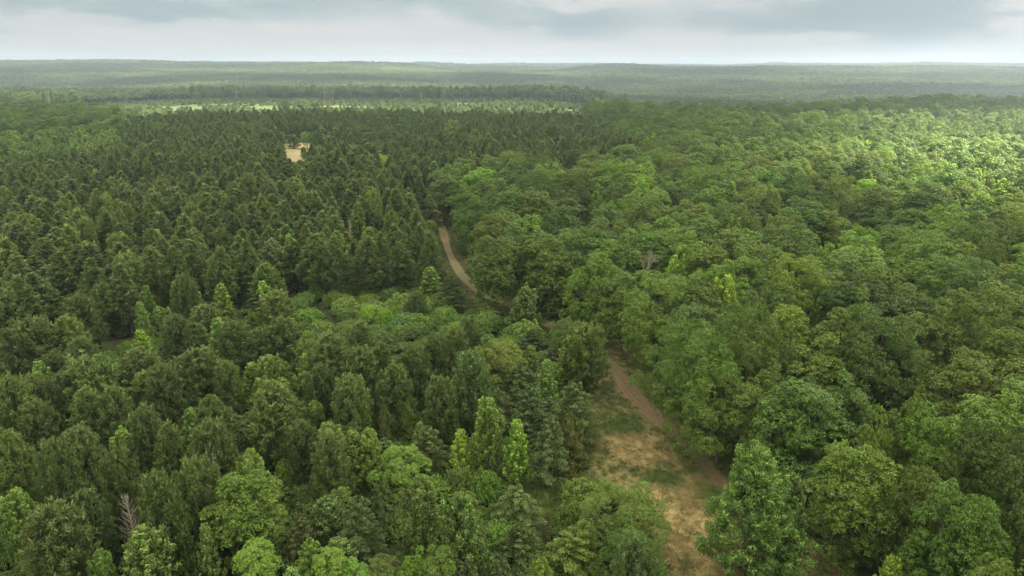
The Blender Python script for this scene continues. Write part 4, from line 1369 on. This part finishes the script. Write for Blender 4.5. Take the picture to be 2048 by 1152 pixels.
rest = [i for i in range(len(rows)) if i not in indiv]
MASS = {'pine_forest': (['pine', 'rpine'], 'dark pine forest stretching back towards the far clearing', 'pine forest'),
        'oak_forest': (['oak', 'oakn', 'big'], 'rolling broadleaf forest canopy behind the near oaks', 'forest'),
        'sweetgum_thicket': (['gum', 'slim', 'gumbig', 'cedar', 'elm'], 'bright young sweetgums and elms scattered in the farther woods', 'thicket'),
        'brushwood': (['shrub'], 'low bright brushwood growing on the far cleared land', 'brushwood')}
for nm, (kinds, lab, cat) in MASS.items():
    li = [i for i in rest if rows[i][0] in kinds]
    if not li:
        continue
    src, off = seed_objects(kinds)
    scatter(nm, [rows[i][2:5] for i in li], [(0, 0, rows[i][5]) for i in li], [(rows[i][6], rows[i][6], rows[i][7]) for i in li], [off[rows[i][0]] + rows[i][1] for i in li], src, lab, cat)

# undergrowth under the near woods
x, y = jgrid(-330, 330, 25, 420, 3.6, rng, .48)
k = wedge(x, y, 40) & ~inpoly(x, y, MEADOW) & ~inpoly(x, y, FIELD)
x, y = x[k], y[k]
k = (track_dist(x, y) > 3.4)
x, y = x[k], y[k]
z = height(x, y)
u, v, _ = project(x, y, z)
sc = rng.uniform(.35, .9, len(x))
bad = hides_ground(x, y, z, sc * 2.6, sc * 2.3)
pz = inpoly(*project(x, y, z + 10)[:2], Z_PINE)
k = ~bad & ~(pz & (rng.random(len(x)) < .6))
x, y, z, sc = x[k], y[k], z[k], sc[k]
src, off = seed_objects(['shrub'])
nn = len(x)
scatter('undergrowth', np.stack([x, y, z], 1), np.stack([np.zeros(nn), np.zeros(nn), rng.random(nn) * 6.28], 1), np.stack([sc, sc, sc * rng.uniform(.7, 1.3, nn)], 1), rng.integers(0, 5, nn), src,
        'low leafy undergrowth filling the gaps between the near trees', 'undergrowth')


# grass on the meadow and the track verges
def tuft(seed, h, r_, nb, mat):
    rg = np.random.default_rng(seed)
    a = rg.random(nb) * 6.28
    d = np.stack([np.cos(a) * .7, np.sin(a) * .7, np.full(nb, 1.0)], 1)
    d = unit(d + rg.normal(0, .3, (nb, 3)))
    ll = h * rg.uniform(.5, 1, nb)
    o = np.stack([rg.normal(0, r_, nb), rg.normal(0, r_, nb), np.zeros(nb)], 1)
    C = o + d * ll[:, None] * .5
    Nn = np.cross(d, rg.normal(size=(nb, 3)))
    return leaf_mesh("grass_tuft", C, Nn, ll * .5, .014, mat, T=d, rng=rg)


M_gg = foliage("green_grass", [(0.09, 0.135, 0.035), (0.14, 0.165, 0.05)], None, .3)
M_gs = foliage("dry_grass", [(0.165, 0.118, 0.048), (0.27, 0.195, 0.084), (0.21, 0.15, 0.062)], None, .3)
gsrc = [bpy.data.objects.new("tuft_source", tuft(i, .35 if i < 2 else .5, .22, 70, M_gs if i < 2 else M_gg)) for i in range(4)]
x, y = jgrid(-60, 160, 30, 260, .62, rng, .5)
k = inpoly(x, y, MEADOW)
vg = np.zeros(len(x), bool)
c_ = np.where(~k & (y > 60))[0]
# verge points only near the track
for s in range(0, len(c_), 20000):
    ii = c_[s:s + 20000]
    vg[ii] = track_dist(x[ii], y[ii]) < 5.0
k |= vg
x, y = x[k], y[k]
tdx = np.concatenate([track_dist(x[s:s + 20000], y[s:s + 20000]) for s in range(0, len(x), 20000)])
n = fbm(x / 7, y / 7, 41, 3)
hay = np.zeros(len(x))
for hu, hv in ((1275, 898), (1345, 1000), (1380, 1070), (1395, 1130)):
    bx, by, _ = ground_at(hu, hv)
    hay = np.maximum(hay, np.exp(-(((x - bx) / 5) ** 2 + ((y - by) / 5) ** 2)))
k = (tdx > 1.5 + .7 * n) & (rng.random(len(x)) < .62)
x, y, n, hay = x[k], y[k], n[k], hay[k]
nn = len(x)
gg = np.zeros(nn)
for hu, hv in ((1330, 955), (1425, 935), (1440, 990), (1240, 850), (1120, 975), (1290, 800), (1390, 890), (1190, 985)):
    bx, by, _ = ground_at(hu, hv)
    gg = np.maximum(gg, np.exp(-(((x - bx) / 3.2) ** 2 + ((y - by) / 3.2) ** 2)))
green = (n + gg + rng.normal(0, .18, nn) - hay * 1.3) > -.05
pick = np.where(green, 2 + rng.integers(0, 2, nn), rng.integers(0, 2, nn))
s_ = rng.uniform(.6, 1.3, nn)
md_ = np.full(nn, 99.0)
mp = np.array(MEADOW)
for i in range(len(mp)):
    a_, b_ = mp[i], mp[(i + 1) % len(mp)]
    ab = b_ - a_
    tt_ = np.clip(((x - a_[0]) * ab[0] + (y - a_[1]) * ab[1]) / (ab @ ab), 0, 1)
    md_ = np.minimum(md_, np.hypot(x - a_[0] - tt_ * ab[0], y - a_[1] - tt_ * ab[1]))
weedy = (rng.random(nn) < np.exp(-md_ / 2.2)) | (rng.random(nn) < .012)
pick = np.where(weedy, 2 + rng.integers(0, 2, nn), pick)
s_ = s_ * np.where(weedy, rng.uniform(1.2, 2.6, nn), 1.0)
scatter('grass', np.stack([x, y, height(x, y) + .05], 1), np.stack([np.zeros(nn), np.zeros(nn), rng.random(nn) * 6.28], 1), np.stack([s_, s_, s_ * np.where(green, .8, .55)], 1), pick, gsrc,
        'dry straw and green grass covering the meadow beside the track', 'grass')


# distant woods: groves of about fourteen crowns each
def grove(seed, pinef=.3):
    rg = np.random.default_rng(seed)
    Cs, Ns, Ls, Tn = [], [], [], []
    gx, gy = jgrid(-22, 22, -22, 22, 10.5, rg, .4)
    for a, b in zip(gx, gy):
        isp = rg.random() < pinef
        H = rg.uniform(13, 19) if not isp else rg.uniform(13, 17)
        r_ = rg.uniform(4.5, 7) if not isp else rg.uniform(3, 4)
        tone = rg.uniform(.0, .2) if isp else rg.beta(2, 2) * .75 + .22
        if isp:
            m = 260
            t = rg.random(m)
            an = rg.random(m) * 6.28
            rr = r_ * (1 - t) ** .6 * rg.uniform(.7, 1.05, m)
            C = np.stack([a + rr * np.cos(an), b + rr * np.sin(an), H * (.25 + .75 * t)], 1)
            Nn = np.stack([np.cos(an), np.sin(an), np.full(m, .6)], 1) + rg.normal(0, .4, (m, 3))
            L = rg.uniform(.4, .8, m)
        else:
            nl = 11
            D = sphere_pts(nl, rg, -.2)
            cc = D * [r_ * .68, r_ * .68, H * .26] * rg.uniform(.8, 1.2, (nl, 1)) + [a, b, H * .68]
            m = 36
            dd_ = unit(rg.normal(size=(nl, m, 3)) + [0, 0, .5])
            C = (cc[:, None] + dd_ * (r_ * .36) * [1, 1, .75]).reshape(-1, 3)
            Nn = (dd_ + rg.normal(0, .4, (nl, m, 3))).reshape(-1, 3)
            L = rg.uniform(.5, .95, nl * m)
        Cs.append(C)
        Ns.append(Nn)
        Ls.append(L)
        Tn.append(np.clip(np.full(len(C), tone), 0, 1))
    C, Nn, L, T_ = map(np.concatenate, (Cs, Ns, Ls, Tn))
    return leaf_mesh("grove", C, Nn, L, L * .75, M_grove, tone=T_, rng=rg)


GR = [bpy.data.objects.new("grove_source", grove(200 + i, [.1, .3, .15, .8, .4, .05][i])) for i in range(6)]
P, SC_, RO = [], [], []
y_ = 900.0
while y_ < 9400:
    s = 1.0 if y_ < 3000 else (1.5 if y_ < 5000 else 2.6)
    st = 36 * s
    xs = np.arange(-.80 * y_ - 150, .80 * y_ + 150, st)
    xs = xs + rng.uniform(-.3, .3, len(xs)) * st
    yy = y_ + rng.uniform(-.3, .3, len(xs)) * st
    P.append(np.stack([xs, yy], 1))
    SC_.append(np.full(len(xs), s))
    y_ += st * .92
P, SC_ = np.concatenate(P), np.concatenate(SC_)
# nothing on the far clearing, nor where the nearer trees already stand
k = ~inpoly(P[:, 0], P[:, 1], [(a, b) if b < 1100 else (a, b) for a, b in CLEAR])
wr_ = sm(60, 260, P[:, 0])
k &= (P[:, 1] > YMAX + 10) | (P[:, 0] < -600)
P, SC_ = P[k], SC_[k]
nn = len(P)
dens = fbm(P[:, 0] / 350, P[:, 1] / 260, 55, 3)
pick = np.where(dens < -.18, 3, np.where(dens < 0, rng.choice([1, 4], nn), rng.choice([0, 2, 5], nn)))
zs = 1.0 / SC_ ** .75 * rng.uniform(.85, 1.15, nn)
scatter('distant_forest', np.stack([P[:, 0], P[:, 1], height(P[:, 0], P[:, 1]) - .5], 1), np.stack([np.zeros(nn), np.zeros(nn), rng.random(nn) * 6.28], 1),
        np.stack([SC_, SC_, SC_ * zs], 1), pick, GR, 'hazy unbroken forest rolling away to the horizon', 'forest')


# ------------------------------------------------------------------ cloud sheet added out of view as a gobo, gaps shaped for sunlit patches
def make_cloud_gobo():
    ZC = 900.0
    x = np.arange(-8000, 9500, 50.0)
    y = np.arange(-3000, 9300, 50.0)
    XX, YY = np.meshgrid(x, y)
    ZZ = ZC + 70 * fbm(XX / 500, YY / 500, 90, 3)
    gx, gy = XX - SUNV[0] / SUNV[2] * (ZZ - 15), YY - SUNV[1] / SUNV[2] * (ZZ - 15)        # ground point that each bit of cloud shades
    wx = gx + 60 * fbm(gx / 130, gy / 130, 70, 3)
    wy = gy + 60 * fbm(gx / 130, gy / 130, 75, 3)
    hole = np.zeros(XX.shape)
    for cx, cy_, sx_, sy_, a in GOBO_GAPS:
        hole = np.maximum(hole, a * np.exp(-(((wx - cx) / sx_) ** 2 + ((wy - cy_) / sy_) ** 2) ** 1.5))
    far = sm(1200, 1900, gy) * sm(-.05, .35, fbm(gx / 800, gy / 260, 88, 3)) * .28
    hole = np.maximum(hole, far)
    dn = 1 - hole
    idx = np.arange(XX.size).reshape(XX.shape)
    q = np.stack([idx[:-1, :-1], idx[:-1, 1:], idx[1:, 1:], idx[1:, :-1]], -1).reshape(-1, 4)
    m, t = newmat("cloud")
    d_ = t.n('ShaderNodeAttribute', attribute_name='sun_block').outputs['Fac']
    tp = t.n('ShaderNodeBsdfTransparent')
    tl_ = t.n('ShaderNodeBsdfTranslucent', {'Color': c4(.195, .202, .198)})
    f = t.math('MULTIPLY', d_, 0.965)
    out_surface(t, t.n('ShaderNodeMixShader', {0: f, 1: tp.outputs[0], 2: tl_.outputs[0]}).outputs[0])
    o = linkobj("cloud_gobo", mesh_from("cloud_gobo", np.stack([XX, YY, ZZ], -1).reshape(-1, 3), q, m, {'sun_block': ('POINT', dn.ravel())}, True))
    o['kind'] = 'stuff'


GOBO_GAPS = [(215, 295, 75, 75, 1.0), (165, 235, 32, 34, .6), (300, 420, 110, 80, .75), (-280, 900, 420, 170, .42), (0, 870, 200, 140, .3), (560, 820, 240, 120, .35), (-1150, 2700, 300, 120, .35), (-250, 2900, 700, 200, .45), (1500, 2700, 450, 200, .5)]  # gaps placed over the ground that should be sunlit
make_cloud_gobo()

# ------------------------------------------------------------------ haze
HX, HY0, HY1, HZ0, HZ1 = 11500.0, -420.0, 9800.0, float(GZ.min()) - 3.0, 135.0
hv = [(sx_ * HX, yy, zz) for zz in (HZ0, HZ1) for yy in (HY0, HY1) for sx_ in (-1, 1)]
hf = [(0, 2, 3, 1), (4, 5, 7, 6), (0, 1, 5, 4), (2, 6, 7, 3), (0, 4, 6, 2), (1, 3, 7, 5)]
mh, th_ = newmat("haze_air")
pv = th_.n('ShaderNodeVolumePrincipled', {'Color': c4(0.56, 0.665, 0.85), 'Density': 0.000125, 'Anisotropy': 0.25})
th_.n('ShaderNodeOutputMaterial', {'Volume': pv.outputs[0]})
hz = linkobj("haze", mesh_from("haze", hv, hf, mh))
hz['kind'] = 'stuff'
print("rows", len(rows), "indiv", len(indiv), "faces", sum(len(p['crown'].polygons) for l in PRO.values() for p in l), {k: len(v) for k, v in bykind.items()})
